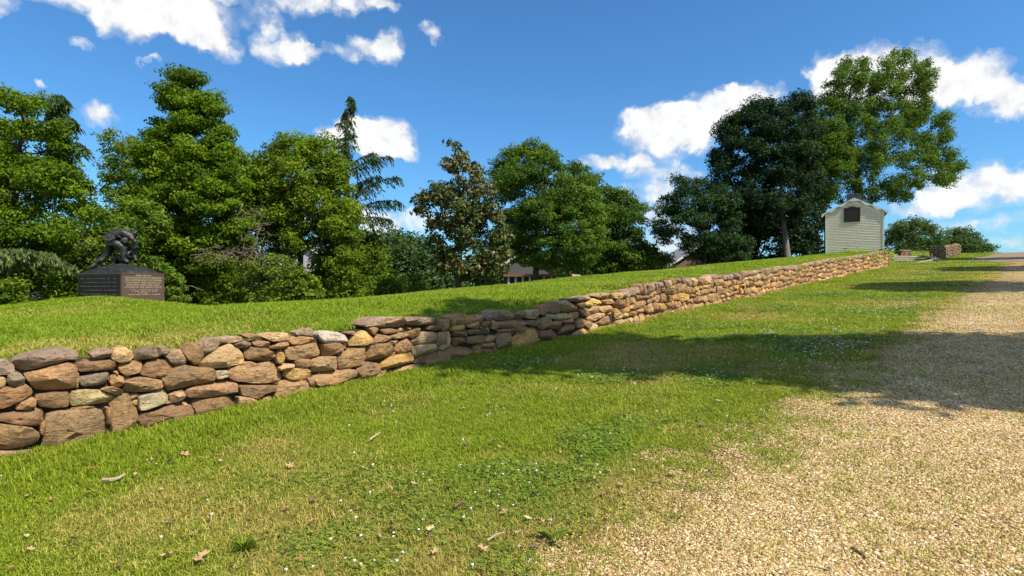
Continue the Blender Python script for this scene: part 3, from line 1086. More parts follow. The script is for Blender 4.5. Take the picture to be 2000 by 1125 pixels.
TG = 'trees behind the lawn'
t_a = tree('vine_covered_tree', 'dense vine-smothered tree beyond the statue, cut by the picture edge', [(-160, 200), (-60, 178), (40, 176), (62, 172), (100, 184), (118, 205), (116, 260), (135, 310), (160, 370), (185, 410), (196, 450), (180, 500), (150, 545), (-160, 560)],
           25, 170, .68, 560, .13, L_VINE, [(20, 600), (25, 450), (35, 300), (60, 185)], .28, seed=1, group=TG, flat=.62, droop=.5, aspect=.7)
mb = MB()
rg_ = np.random.default_rng(50)
geo = cedar_boughs([(90, 200, 124, 192, -.3, .25), (85, 225, 146, 238, -.4, .3), (90, 280, 168, 290, -.5, .35), (100, 335, 178, 360, -.6, .3), (90, 300, 150, 330, .5, .2), (80, 205, 128, 228, .6, .2)], 25, mb, 90, .95, .07)(rg_)
o = mb.build('bough', M_BARK, t_a, True)
crown_object('needle_sprays', geo, L_CEDAR, t_a)
# pale drooping cedar in front of it
cr = empty('drooping_cedar', tuple(W(-40, 606, 21.5)))
tag(cr, 'pale drooping cedar bough hanging left of the statue', 'tree', TG)
mb = MB()
mb.tube([W(-120, 640, 21.5), W(-118, 560, 21.5), W(-112, 470, 21.5)], [.14, .12, .06], 8)
geo = cedar_boughs([(-115, 500, 60, 492, -.5, .25), (-115, 495, 110, 500, -.2, .35), (-115, 505, 150, 520, .3, .4), (-115, 515, 20, 500, -1, .2), (-115, 545, 20, 560, -1, .2)], 21.5, mb, 120, .75, .06)(np.random.default_rng(51))
mb.build('trunk', M_BARK, cr, True)
crown_object('crown', geo, L_CEDAR_PALE, cr)

# --- the tall cone of vines
t_b = tree('vine_covered_tree', 'tall cone-shaped tree cloaked in bright green vines behind the statue', [(328, 165), (340, 148), (354, 138), (378, 148), (392, 168), (402, 190), (424, 198), (430, 240), (446, 270), (470, 300), (488, 335), (500, 400), (492, 470), (480, 530), (440, 545), (300, 545), (268, 520), (252, 470), (248, 420), (258, 350), (272, 290), (296, 250), (316, 222), (320, 190)],
           27, 270, .64, 590, .125, L_VINE, [(365, 590), (362, 450), (358, 300), (354, 142)], .30, seed=2, group=TG, flat=.55, droop=.5, aspect=.7, thick=.9, tint_shift=-.02)
tree('slender_tree', 'thin airy tree with sky showing through, between the two vine-clad ones', [(200, 268), (228, 250), (258, 262), (280, 300), (278, 420), (240, 430), (215, 400), (192, 345), (208, 310)],
     33, 46, .55, 120, .17, L_BROAD, [(262, 580), (258, 430), (250, 340), (240, 262)], .13, seed=3, group=TG, share=.8, flat=.6)
# --- broadleaf beside the cedar
tree('broadleaf_tree', 'round-topped leafy tree just left of the tall thin cedar', [(505, 330), (520, 300), (548, 285), (562, 264), (600, 258), (632, 268), (650, 290), (668, 320), (682, 370), (698, 420), (690, 470), (672, 490), (640, 470), (600, 480), (560, 500), (520, 490), (498, 430)],
     29, 135, .55, 430, .13, L_BROAD, [(585, 590), (588, 470), (590, 380), (600, 290)], .22, seed=4, group=TG, share=.6, droop=.4, aspect=.65, tint_shift=.12)
tree('broadleaf_tree', 'shorter leafy tree filling the gap beside the tall vine cone', [(478, 330), (500, 300), (528, 318), (545, 360), (548, 430), (530, 470), (490, 460), (474, 400)],
     31, 46, .55, 170, .19, L_BROAD, [(512, 590), (512, 470), (508, 340)], .14, seed=14, group=TG, share=.5, tint_shift=-.1)
# --- deodar cedar with bare trunk
Yc = 31
cr = empty('cedar_tree', tuple(W(697, 588, Yc)))
tag(cr, 'thin pointed cedar with a few long drooping boughs against a cloud', 'tree', TG)
mb = MB()
ctr = [W(697, 600, Yc), W(693, 480, Yc), W(680, 380, Yc), (W(673, 300, Yc)), W(680, 230, Yc), W(684, 186, Yc)]
mb.tube(ctr, [.17, .15, .12, .09, .05, .015], 8)
mb.tube([W(698, 590, Yc + .8), W(697, 470, Yc + .8), W(697, 372, Yc + .8)], [.12, .10, .05], 7)
rg_ = np.random.default_rng(52)
geo = []
spec = [(676, 340, 762, 306, .5, .7), (678, 392, 779, 346, -.3, .9), (697, 408, 782, 396, .3, .75), (697, 428, 764, 430, -.4, .4), (676, 330, 735, 300, -.6, .6), (680, 372, 742, 345, .8, .5), (676, 350, 640, 330, .4, .4), (678, 390, 640, 385, -.4, .35), (690, 450, 742, 462, .6, .3), (690, 430, 648, 440, .5, .3)]
for (x0, y0, x1, y1, dy, sag) in spec:
    geo.append(sprays(mb, W(x0, y0, Yc), W(x1, y1, Yc + dy), sag * .6, rg_, 64, .85, .060, .045))
for k in range(64):                                      # short boughs of the pointed top
    f_ = k / 63
    yy = 190 + 135 * f_
    xt = np.interp(yy, [186, 230, 300, 330], [684, 680, 674, 674])
    ln = (6 + 34 * f_ ** .9) * rg_.uniform(.6, 1.1)
    a_ = rg_.uniform(0, 2 * math.pi)
    p0 = W(xt, yy, Yc)
    p1 = p0 + Vector((math.cos(a_), math.sin(a_), -.12)) * (ln * Yc / F)
    geo.append(sprays(mb, p0, p1, .06, rg_, 11, .40 + .15 * f_, .055, .02))
mb.build('trunk', M_BARK, cr, True)
crown_object('crown', geo, L_CEDAR, cr)
# --- magnolia
tree('magnolia_tree', 'open-crowned magnolia with glossy bronze-backed leaves and a bare lower trunk', [(862, 300), (880, 276), (908, 280), (920, 312), (936, 332), (958, 356), (966, 400), (985, 440), (994, 490), (984, 530), (950, 552), (905, 548), (862, 536), (842, 500), (836, 452), (850, 424), (814, 412), (816, 384), (842, 364), (868, 352), (874, 325)],
     27, 150, .40, 85, .235, L_MAGNOLIA, [(894, 575), (898, 500), (900, 420), (896, 350), (888, 285)], .17, seed=6, group=TG, share=.8, flat=.8, droop=.1, aspect=.42, up=.3, thick=.75, rmax=.07)
# --- the big pair in the middle
tree('leafy_tree', 'wide mid-green tree right of the magnolia, columned house under its crown', [(962, 345), (985, 302), (1012, 286), (1046, 280), (1082, 296), (1112, 318), (1146, 330), (1162, 370), (1176, 440), (1172, 505), (1140, 530), (1075, 520), (1000, 508), (972, 490), (985, 430)],
     40, 210, .78, 480, .155, L_OAK, [(1046, 575), (1047, 500), (1050, 400), (1055, 300)], .32, seed=7, group=TG, share=.5, flat=.55, droop=.35)
tree('leafy_tree', 'sloping-crowned tree right of the wide mid-green one, before the brick gable', [(1135, 350), (1166, 336), (1190, 368), (1222, 378), (1250, 396), (1258, 425), (1246, 452), (1272, 480), (1302, 498), (1298, 528), (1160, 545), (1138, 450)],
     46, 140, .80, 360, .185, L_OAK, [(1205, 575), (1206, 480), (1200, 400)], .26, seed=8, group=TG, share=.5, flat=.55, tint_shift=-.08)
tree('leafy_tree', 'blue-green tree hanging over the brick house gable', [(1272, 450), (1284, 420), (1302, 372), (1322, 350), (1370, 346), (1412, 356), (1450, 400), (1456, 515), (1384, 522), (1352, 500), (1330, 470), (1308, 480)],
     44, 130, .72, 340, .165, L_SHADE, [(1392, 560), (1390, 470), (1372, 400)], .2, seed=9, group=TG, share=.6, flat=.6)
tree('dark_tree', 'broad dark shaded tree left of the clapboard house', [(1394, 305), (1402, 262), (1430, 224), (1470, 200), (1530, 183), (1572, 184), (1598, 210), (1606, 300), (1604, 380), (1580, 420), (1500, 440), (1420, 430), (1392, 360)],
     47, 240, .80, 360, .19, L_DARK, [(1540, 515), (1530, 430), (1525, 340), (1530, 230)], .34, M_BARK_GREY, seed=10, group=TG, share=.5, flat=.7)
tree('dark_tree', 'low black-green evergreen thicket in shade under the broad dark tree', [(1395, 430), (1450, 410), (1560, 420), (1606, 400), (1616, 470), (1610, 512), (1400, 526)],
     52, 120, .85, 230, .26, L_DARK, [(1470, 540), (1468, 480), (1465, 440)], .2, seed=11, group=TG, share=.2)
Yj = 57
tree('tall_tree', 'tallest tree with ragged open top rising behind the clapboard house', [(1546, 260), (1580, 215), (1604, 190), (1612, 150), (1648, 118), (1692, 108), (1706, 150), (1728, 112), (1752, 96), (1802, 110), (1830, 138), (1832, 176), (1806, 206), (1814, 226), (1850, 222), (1856, 288), (1880, 322), (1862, 350), (1812, 366), (1762, 388), (1700, 396), (1640, 392), (1584, 392), (1540, 372), (1534, 320)],
     Yj, 520, .70, 230, .19, L_OAK, [(1676, 480), (1676, 350), (1660, 290), (1650, 230), (1672, 130)], .42, seed=12, group=TG, share=.45, flat=.85, droop=.5, thick=.6, rmax=.12, rise=.8)
tree('leafy_tree', 'light green tree closing the gap between the broad dark and the tallest tree', [(1560, 270), (1590, 225), (1630, 215), (1660, 260), (1665, 330), (1650, 385), (1600, 398), (1565, 380), (1545, 330)],
     54, 90, .72, 230, .19, L_OAK, [(1612, 505), (1612, 400), (1615, 300)], .18, seed=26, group=TG, share=.45, flat=.85)
for (lab, pl, Yk, tr_, sd) in (('rounded far tree on the rise right of the clapboard house', [(1732, 446), (1756, 434), (1790, 430), (1826, 440), (1846, 460), (1850, 492), (1724, 497)], 92, [(1790, 500), (1790, 450)], 15),
                               ('small far tree nearest the crest of the lane', [(1846, 468), (1862, 450), (1890, 447), (1912, 466), (1936, 482), (1942, 494), (1850, 496)], 105, [(1890, 500), (1888, 465)], 16)):
    tree('distant_tree', lab, pl, Yk, 80, 1.15, 130, .36, L_FAR, tr_, .3, seed=sd, group='far trees on the rise', share=.2, flat=.65)
# far tree belt that closes the gaps at the horizon
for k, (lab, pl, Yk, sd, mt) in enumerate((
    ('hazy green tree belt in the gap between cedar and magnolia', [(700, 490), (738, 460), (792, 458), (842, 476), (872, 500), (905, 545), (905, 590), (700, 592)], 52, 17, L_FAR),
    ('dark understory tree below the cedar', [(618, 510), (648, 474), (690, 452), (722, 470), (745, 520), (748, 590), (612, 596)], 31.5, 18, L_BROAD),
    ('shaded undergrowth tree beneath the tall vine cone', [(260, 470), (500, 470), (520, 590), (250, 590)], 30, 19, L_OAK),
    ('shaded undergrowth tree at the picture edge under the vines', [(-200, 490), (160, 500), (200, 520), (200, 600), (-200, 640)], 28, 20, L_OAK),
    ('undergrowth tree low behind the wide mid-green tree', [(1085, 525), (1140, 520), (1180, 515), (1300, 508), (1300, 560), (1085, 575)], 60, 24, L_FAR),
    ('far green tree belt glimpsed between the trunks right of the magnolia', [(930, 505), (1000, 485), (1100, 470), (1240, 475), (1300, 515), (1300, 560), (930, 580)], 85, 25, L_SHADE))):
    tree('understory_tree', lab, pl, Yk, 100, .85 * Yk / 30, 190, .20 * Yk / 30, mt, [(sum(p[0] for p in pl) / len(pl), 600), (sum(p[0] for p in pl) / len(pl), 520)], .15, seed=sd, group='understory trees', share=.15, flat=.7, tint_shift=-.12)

SG = 'shrubs along the lawn edge'


def shrub(label, pl, Y, n, clump, per, leaf, mat, seed, **kw):
    cx_ = sum(p[0] for p in pl) / len(pl)
    yb = max(p[1] for p in pl)
    return tree('shrub', label, pl, Y, n, clump, per, leaf, mat, [(cx_, yb), (cx_, yb - 30)], .05, seed=seed, group=SG, cat='shrub', share=.35, rmax=.03, **kw)


shrub('yellow-green shrub at the foot of the tall vine cone', [(470, 560), (490, 520), (520, 502), (560, 505), (590, 530), (600, 560), (610, 596), (470, 592)], 25, 70, .36, 190, .12, L_LIME, 31)
shrub('small dark-leaved shrub on the lawn edge below the broadleaf tree', [(540, 560), (565, 536), (600, 532), (622, 556), (630, 600), (530, 602)], 23.5, 46, .32, 170, .13, L_BROAD, 32, aspect=.7)
shrub('leafy shrub touching the right side of the statue pedestal', [(318, 545), (332, 530), (352, 545), (362, 565), (366, 590), (320, 590)], 22.5, 26, .28, 120, .15, L_SUMAC, 33, aspect=.4)
shrub('tall compound-leaved shrub directly behind the bronze figures', [(196, 420), (230, 392), (270, 388), (310, 405), (322, 450), (318, 500), (326, 540), (240, 560), (196, 530), (184, 470)], 24, 90, .42, 170, .19, L_SUMAC, 34, aspect=.32, up=.9, droop=.35)
shrub('pale yellow-green shrub behind the striding bronze leg', [(152, 480), (172, 468), (204, 470), (214, 500), (205, 540), (160, 545), (146, 520)], 23, 40, .32, 150, .13, L_LIME, 35)
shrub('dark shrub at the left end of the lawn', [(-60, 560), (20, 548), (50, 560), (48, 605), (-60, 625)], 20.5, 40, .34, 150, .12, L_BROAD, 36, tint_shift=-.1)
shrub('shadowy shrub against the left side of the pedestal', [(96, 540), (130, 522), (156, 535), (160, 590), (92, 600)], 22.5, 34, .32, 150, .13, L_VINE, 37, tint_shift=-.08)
shrub('bushy shrub between vine cone and yellow-green shrub', [(395, 545), (430, 530), (470, 535), (490, 560), (490, 594), (390, 594)], 25.5, 44, .34, 160, .13, L_BROAD, 38)
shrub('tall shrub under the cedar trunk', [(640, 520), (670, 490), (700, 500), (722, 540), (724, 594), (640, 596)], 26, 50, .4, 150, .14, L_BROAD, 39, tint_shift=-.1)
shrub('low shrub trailing off toward the magnolia', [(720, 560), (760, 540), (810, 545), (850, 560), (866, 582), (720, 592)], 30, 50, .42, 150, .14, L_OAK, 40)

# dead vine tangle
rg_ = np.random.default_rng(60)
dt = empty('dead_vine_tangle', tuple(W(455, 585, 23.8)))
tag(dt, 'brown tangle of dead twigs hanging on the tall vine cone', 'dead branches')
mb = MB()
for k in range(300):
    if k < 210:
        x0, y0 = rg_.uniform(385, 515), rg_.uniform(478, 512)
    else:
        x0, y0 = rg_.uniform(470, 522), rg_.uniform(405, 480)
    p = W(x0, y0, 24.2 + rg_.uniform(-.5, .7))
    d = Vector((rg_.normal() * .35, rg_.normal() * .3, -abs(rg_.normal()) * .35 + .05))
    L = rg_.uniform(.25, .8)
    mb.tube([p, p + d * L * .5 + Vector(rg_.normal(size=3)) * .05, p + d * L + Vector(rg_.normal(size=3)) * .1], [.011, .008, .003], 3, False)
for (a_, b_) in (((372, 499), (440, 503)), ((490, 500), (512, 440)), ((352, 562), (396, 567))):
    mb.tube([W(*a_, 23.8), W((a_[0] + b_[0]) / 2, (a_[1] + b_[1]) / 2 - 6, 23.7), W(*b_, 23.9)], [.022, .018, .008], 5)
mb.build('twigs', M_DEAD, dt)['kind'] = 'stuff'

# roadside trees across the road, mostly outside the picture: they throw the shade on road and lawn
RG_ = 'roadside trees across the road'


def shade_tree(label, x, y, zc, rx, rz, n, seed, leaf=.20):
    rg = np.random.default_rng(seed)
    g = gz(x, y)
    d = unit(rg.normal(size=(n, 3))) * rg.uniform(.25, 1, (n, 1)) ** .45
    C = np.array([x, y, g + zc]) + d * np.array([rx, rx, rz])
    R = .7 * rg.uniform(.7, 1.3, n)
    r_ = empty('roadside_tree', (x, y, g))
    tag(r_, label, 'tree', RG_)
    mb = MB()
    limbs(mb, [(x, y, g - .1), (x + .05, y, g + zc * .5), (x, y + .1, g + zc), (x, y, g + zc + rz * .6)], [.24, .2, .14, .04], C, rg, .12, .6)
    mb.build('trunk', M_BARK, r_, True)
    crown_object('crown', [foliage(C, R, 95, leaf * 1.5, rg)], L_OAK, r_)


def shade_spot(px, py, zc):
    """where a tree must stand for its crown centre, zc above ground, to shade that spot"""
    x, y, z = on_ground(px, py)
    k = zc / SUN.z
    return x + SUN.x * k, y + SUN.y * k
def shade_over(x, y, zc):
    k = zc / SUN.z
    return x + SUN.x * k, y + SUN.y * k


for (lab, gx, gy, zc, rx, rz, n, sd) in (
    ('roadside tree outside the picture casting the near shadow band on the gravel', 5.5, 7.6, 8.0, 2.3, 2.6, 140, 70),
    ('tall roadside tree outside the picture casting shadow on the middle of the wall', .7, 9.8, 11.0, 1.8, 2.4, 110, 71),
    ('roadside tree outside the picture nearest the camera', 9.3, 6.6, 7.0, 2.1, 2.2, 80, 74),
    ('roadside tree beyond the picture edge shading the upper verge', 14.6, 19.0, 7.0, 2.5, 1.9, 100, 72),
    ('roadside tree farther up the road outside the picture', 24.5, 27.5, 8.0, 3.0, 2.2, 100, 73),
    ('roadside tree far up the road outside the picture', 33.5, 41.5, 9.5, 3.4, 2.4, 100, 75)):
    x_, y_ = shade_over(gx, gy, zc)
    while (x_ - rx - .9) / y_ * F + CX < 2010 and zc + gz(x_, y_) - rz - 1 < EYE + .52 * y_:   # keep the crown outside the picture
        x_ += .1
    shade_tree(lab, x_, y_, zc, rx, rz, n, sd)

# ------------------------------------------------------------------ clapboard house
M_BOARD, t, out = new_mat('cream_clapboard')
tc = t.node('ShaderNodeTexCoord').outputs['Object']
st = t.node('ShaderNodeMapping')
t.put(st.inputs[0], tc)
st.inputs['Scale'].default_value = (1.5, 1.5, 9)
nn_ = t.noise(st.outputs[0], 2.2, 5, 0.65)
principled(t, out, t.ramp(nn_, [(0.28, (.66, .56, .40)), (0.55, (.80, .70, .52)), (0.8, (.85, .77, .60))]), 0.6, t.noise(tc, 40, 3), 0.15, 0.005)
M_TRIM = simple('cream_trim', (.72, .69, .58), 0.55, 0.08)
M_PLAQUE = simple('dark_bronze_panel', (.030, .022, .018), 0.55, 0.4, 14)
M_SLATE = simple('grey_shingle', (.10, .10, .105), 0.85, 0.35, 9)
M_CHIM = simple('chimney_stone', (.13, .125, .13), 0.9, 0.3, 9)

HA = Vector((.48, .877, 0)).normalized()              # the house's long axis
HB = Vector((-HA.y, HA.x, 0))
HC = Vector((.602 * 41.5, 41.5, 0))                   # middle of its gable wall
UH = 0.0
VR, VL = -1.77, 1.81                                  # its two corners, across
HROT = math.atan2(HA.y, HA.x)
ZE, ZA = 7.12, 8.06                                   # eaves and apex heights
ZB = gz(HC.x - 1.6, HC.y + 1) - .45
HL = 5.2                                              # length of the house uphill
vm_ = (VR + VL) / 2


def hq(a, b_, z):
    return HC + HA * a + HB * b_ + Vector((0, 0, z))


def hp(u, v, z):
    x, y = XY(u, v)
    return Vector((float(x), float(y), z))


house = empty('clapboard_house', (HC.x, HC.y, gz(HC.x, HC.y)), HROT)
tag(house, 'small cream clapboard house with scalloped gable trim and a dark plaque', 'house')


def gable_z(v):
    return ZE + (ZA - ZE) * (1 - abs(v - vm_) / ((VL - VR) / 2))


MR = Matrix.Rotation(HROT, 3, 'Z')
b = MB()
b.prism([hq(UH, VL, ZB), hq(UH, VR, ZB), hq(UH, VR, ZE), hq(UH, vm_, ZA), hq(UH, VL, ZE)], hq(UH + HL, 0, 0) - hq(UH, 0, 0))
b.build('wall', M_BOARD, house)
# lapped boards on the gable, each one a wedge
zz = ZB
expo = .118
while zz < ZA - .06:
    z1 = min(zz + expo, ZA)
    def half(z):
        return (VL - VR) / 2 if z <= ZE else (VL - VR) / 2 * (ZA - z) / (ZA - ZE)
    h0, h1 = half(zz) - .004, half(z1 + .004) - .004
    jit = random.uniform(0, .004)
    if h1 > .02:
        b = MB()
        lo, hi = -.058 - jit, -.010
        P = [hq(UH + lo, vm_ + h0, zz), hq(UH + lo, vm_ - h0, zz), hq(UH + hi, vm_ - h1, z1 + .006), hq(UH + hi, vm_ + h1, z1 + .006),
             hq(UH - .002, vm_ + h0, zz), hq(UH - .002, vm_ - h0, zz), hq(UH - .002, vm_ - h1, z1 + .006), hq(UH - .002, vm_ + h1, z1 + .006)]
        b.add(P, [(0, 1, 2, 3), (4, 7, 6, 5), (0, 4, 5, 1), (2, 6, 7, 3), (0, 3, 7, 4), (1, 5, 6, 2)])
        b.build('clapboard', M_BOARD, house)
    zz = z1
for v in (VR, VL):                                     # corner boards
    b = MB()
    b.box(hq(UH - .035, v, (ZB + ZE) / 2), (.08, .10, ZE - ZB), MR)
    b.build('corner_board', M_TRIM, house)
# roof slabs with overhang
ov, oh = .07, .30
for s in (-1, 1):
    e_v = vm_ + s * ((VL - VR) / 2 + oh)
    e_z = gable_z(vm_ + s * (VL - VR) / 2) - (ZA - ZE) / ((VL - VR) / 2) * oh
    a_ = [hq(UH - ov, vm_, ZA + .03), hq(UH - ov, e_v, e_z + .03), hq(UH - ov, e_v, e_z + .10), hq(UH - ov, vm_, ZA + .10)]
    b = MB()
    b.prism(a_, hq(UH + HL + ov * 2, 0, 0) - hq(UH, 0, 0))
    rf = b.build('roof', M_SLATE, house)
    # scalloped bargeboard: wavy lower edge
    n = 44
    top, bot = [], []
    for k in range(n + 1):
        q = k / n
        v = vm_ + (e_v - vm_) * q
        z = ZA + .10 + (e_z - ZA) * q
        wv_ = .10 + .075 * math.cos(q * 2 * math.pi * 3.0)
        top.append((v, z + .015))
        bot.append((v, z - .05 - wv_))
    b = MB()
    for k in range(n):
        v0, v1 = top[k][0], top[k + 1][0]
        P = []
        for uo in (UH - ov - .06, UH - ov - .012):
            P += [hq(uo, v0, bot[k][1]), hq(uo, v1, bot[k + 1][1]), hq(uo, v1, top[k + 1][1]), hq(uo, v0, top[k][1])]
        b.add(P, [(0, 1, 2, 3), (7, 6, 5, 4), (0, 4, 5, 1), (3, 2, 6, 7)])
    b.build('bargeboard', M_TRIM, house)
b = MB()
b.box(hq(UH + HL * .5, vm_ - .1, ZA + .2), (.6, .95, 1.0), MR)
b.box(hq(UH + HL * .5, vm_ - .1, ZA + .72), (.66, 1.01, .06), MR)
b.build('chimney', M_CHIM, house)
# dark plaque with a raised centre top
pc = [hq(UH - .075, 0, 0)]
def pl_v(px, py):
    X = (px - CX) / F
    Y = (HC.dot(HA) - .07) / (X * HA.x + HA.y)
    return (Vector((X * Y, Y, 0)) - HC).dot(HB), EYE + (CY - py) / F * Y
Lv, zt = pl_v(1648, 407)
Rv, zb_ = pl_v(1680, 432.5)
mid = (Lv + Rv) / 2
q = abs(Lv - Rv)
prof = [(Lv, zb_), (Rv, zb_), (Rv, zt), (Rv + q * .2, zt), (Rv + q * .28, zt + .07), (mid, zt + .12), (Lv - q * .28, zt + .07), (Lv - q * .2, zt), (Lv, zt)]
b = MB()
b.prism([hq(UH - .085, v, z) for v, z in prof][::-1], hq(.05, 0, 0))
pq = b.build('plaque', M_PLAQUE, house)
b = MB()
for (v, z, dv, dz) in ((mid, zt - .02, q * .8, .05), (mid, zb_ + .03, q * .96, .03), (Lv - .03, (zt + zb_) / 2, .03, zt - zb_ - .1), (Rv + .03, (zt + zb_) / 2, .03, zt - zb_ - .1)):
    b.box(hq(UH - .092, v, z), (.012, dv, dz), MR)
b.build('rim', M_PLAQUE, pq)
vv, vz = pl_v(1652, 485.5)
b = MB()
b.box(hq(UH - .045, vv, vz), (.02, .30, .055), MR)
b.build('vent', M_PLAQUE, house)

# ------------------------------------------------------------------ bronze monument
M_PED, t, out = new_mat('red_brown_granite')
tc = t.node('ShaderNodeTexCoord').outputs['Object']
principled(t, out, t.ramp(t.noise(tc, 120, 4, 0.7), [(0.3, (.055, .036, .025)), (0.55, (.110, .075, .054)), (0.75, (.17, .125, .095))]), 0.6, t.noise(tc, 60, 3), 0.08, 0.004, spec=0.15)
M_BRONZE, t, out = new_mat('weathered_bronze')
tc = t.node('ShaderNodeTexCoord').outputs['Object']
bn = t.noise(tc, 9, 5, 0.6)
principled(t, out, t.ramp(bn, [(0.3, (.016, .016, .016)), (0.6, (.045, .043, .040)), (0.8, (.12, .12, .115))]), 0.38, t.noise(tc, 16, 5, 0.6), 0.9, 0.03, metallic=0.35, spec=0.5)
M_INSCR = simple('inscription_paint', (.42, .33, .24), 0.7, 0.15)
M_INSCR_DARK = simple('inscription_shaded', (.085, .075, .06), 0.7, 0.15)  # left-face lettering, darkened in colour for that side's shade

YS = 19.5
cx0 = (237 - CX) / F * YS
er = Vector((.34, .94, 0)).normalized()
el_ = Vector((-.94, .34, 0)).normalized()
nr_ = Vector((er.y, -er.x, 0))                        # outward normal of the right-hand face
nl_ = Vector((-.34, -.94, 0)).normalized()
C0 = Vector((cx0, YS, 0))
ZT, ZG = EYE + (CY - 532.5) / F * YS, gz(cx0, YS)
WR, WL = 1.61, 2.2
cen = C0 + er * WR / 2 + el_ * WL / 2
mon = empty('bronze_monument', (cen.x, cen.y, ZG))
tag(mon, 'dark bronze of a stooping soldier aiding another on a brown granite pedestal', 'monument')
b = MB()
base_q = [C0, C0 + er * WR, C0 + er * WR + el_ * WL, C0 + el_ * WL]
sh = lambda k: [cen + (p - cen) * k for p in base_q]
b.prism([Vector((p.x, p.y, ZG - .4)) for p in sh(1.0)], (0, 0, ZT - .05 - ZG + .4))
b.build('pedestal', M_PED, mon)
b = MB()
b.prism([Vector((p.x, p.y, ZT - .047)) for p in sh(1.012)], (0, 0, .047))
b.build('pedestal_cap', M_PED, mon)


def face_pt(origin, axis, nrm, s, z, off):
    return Vector((origin.x, origin.y, z)) + axis * s + nrm * off


LINES = [('ERECTED BY', .062, .36), ('THE STATE OF SOUTH CAROLINA', .062, .86), ('THE COMMONWEALTH OF VIRGINIA', .062, .86), ('COLLATERAL DESCENDANTS OF', .062, .82),
         ('RICHARD KIRKLAND, AND', .062, .76), ('CITIZENS OF THE UNITED STATES', .062, .86)]
zline = ZT - .115
Mtx = Matrix((er, Vector((0, 0, 1)), nr_)).transposed()      # text plane: x along the face, y up, z outward


def carve(txt, z, hgt, share):
    cu_ = bpy.data.curves.new('inscription', 'FONT')
    cu_.body = txt
    cu_.align_x = 'CENTER'
    cu_.size = hgt * 1.35
    cu_.extrude = .002
    o = bpy.data.objects.new('inscription', cu_)
    col.objects.link(o)
    bpy.context.view_layer.update()
    k = WR * share / max(.01, o.dimensions.x)
    dg = bpy.context.evaluated_depsgraph_get()
    me = bpy.data.meshes.new_from_object(o.evaluated_get(dg))
    bpy.data.objects.remove(o)
    me.materials.clear()
    org = face_pt(C0, er, nr_, WR / 2, z, .004)
    for v in me.vertices:
        p = Mtx @ Vector((v.co.x * k, v.co.y, v.co.z)) + org
        v.co = p
    link('inscription', me, M_INSCR, mon)['kind'] = 'stuff'


for txt, h_, shr in LINES:
    carve(txt, zline, h_, shr)
    zline -= .083
rg_ = random.Random(4)


def worn_line(org, axis, nrm, s0, s1, z, hgt, mat):
    """a line of lettering too worn to read: short broken strokes"""
    b = MB()
    s = s0
    M = Matrix((axis, nrm, Vector((0, 0, 1)))).transposed()
    while s < s1:
        w = rg_.uniform(.012, .045)
        if rg_.random() < .82:
            b.box(face_pt(org, axis, nrm, s + w / 2, z + rg_.uniform(-.004, .004), .003), (w, .005, hgt * rg_.uniform(.6, 1)), M)
        s += w + rg_.uniform(.008, .02)
    b.build('worn_lettering', mat, mon)['kind'] = 'stuff'


for k, (a_, e_) in enumerate(((.3, 1.35), (.38, 1.28), (.62, 1.0), (.25, 1.4))):
    worn_line(C0, er, nr_, a_, e_, zline + .02 - k * .055, .024, M_INSCR)
for k in range(5):
    worn_line(C0 + nl_ * .021, el_, nl_, .18, 2.0 - .15 * (k % 2), ZT - .2 - k * .135, .05, M_INSCR_DARK)

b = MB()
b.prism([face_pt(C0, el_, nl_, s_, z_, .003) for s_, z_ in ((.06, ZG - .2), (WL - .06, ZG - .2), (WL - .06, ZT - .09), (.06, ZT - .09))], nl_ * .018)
b.build('shade_panel', simple('shaded_side_tone', (.020, .016, .013), .5, .3, 60, spec=.2), mon)  # added sheet: the left face's shade put into a near-black colour
# bronze ground mound
Rr = Vector((.824, .567, 0))                           # across the picture at the statue
Vv = Vector((-.567, .824, 0))                          # away from the viewer
n = 30
mv, mf = [], []
for i in range(n + 1):
    for j in range(n + 1):
        a_, c_ = i / n, j / n
        p = C0 + er * WR * (.02 + .96 * a_) + el_ * WL * (.02 + .96 * c_)
        e_ = min(a_, 1 - a_, c_, 1 - c_)
        d = (p - cen).dot(Rr)
        hgt = .33 * (math.sin(math.pi * a_) * math.sin(math.pi * c_)) ** .5 + .11 * noise.noise(Vector((p.x * 4, p.y * 4, 1))) * min(1, e_ * 6)
        mv.append((p.x, p.y, ZT + .002 + max(0, hgt)))
mf = [(i * (n + 1) + j, (i + 1) * (n + 1) + j, (i + 1) * (n + 1) + j + 1, i * (n + 1) + j + 1) for i in range(n) for j in range(n)]
link('bronze_ground', pymesh('bronze_ground', mv, mf, True), M_BRONZE, mon)
YM = cen.y - .2


def sp(px, py, q=0.0):
    """point on the figure: picture position, q metres behind the figure's middle plane"""
    ray = Vector(((px - CX) / F, 1, (CY - py) / F))
    mid_ = cen + Vv * q
    k = (mid_.x * Vv.x + mid_.y * Vv.y) / (ray.x * Vv.x + ray.y * Vv.y)
    return ray * k + Vector((0, 0, EYE))


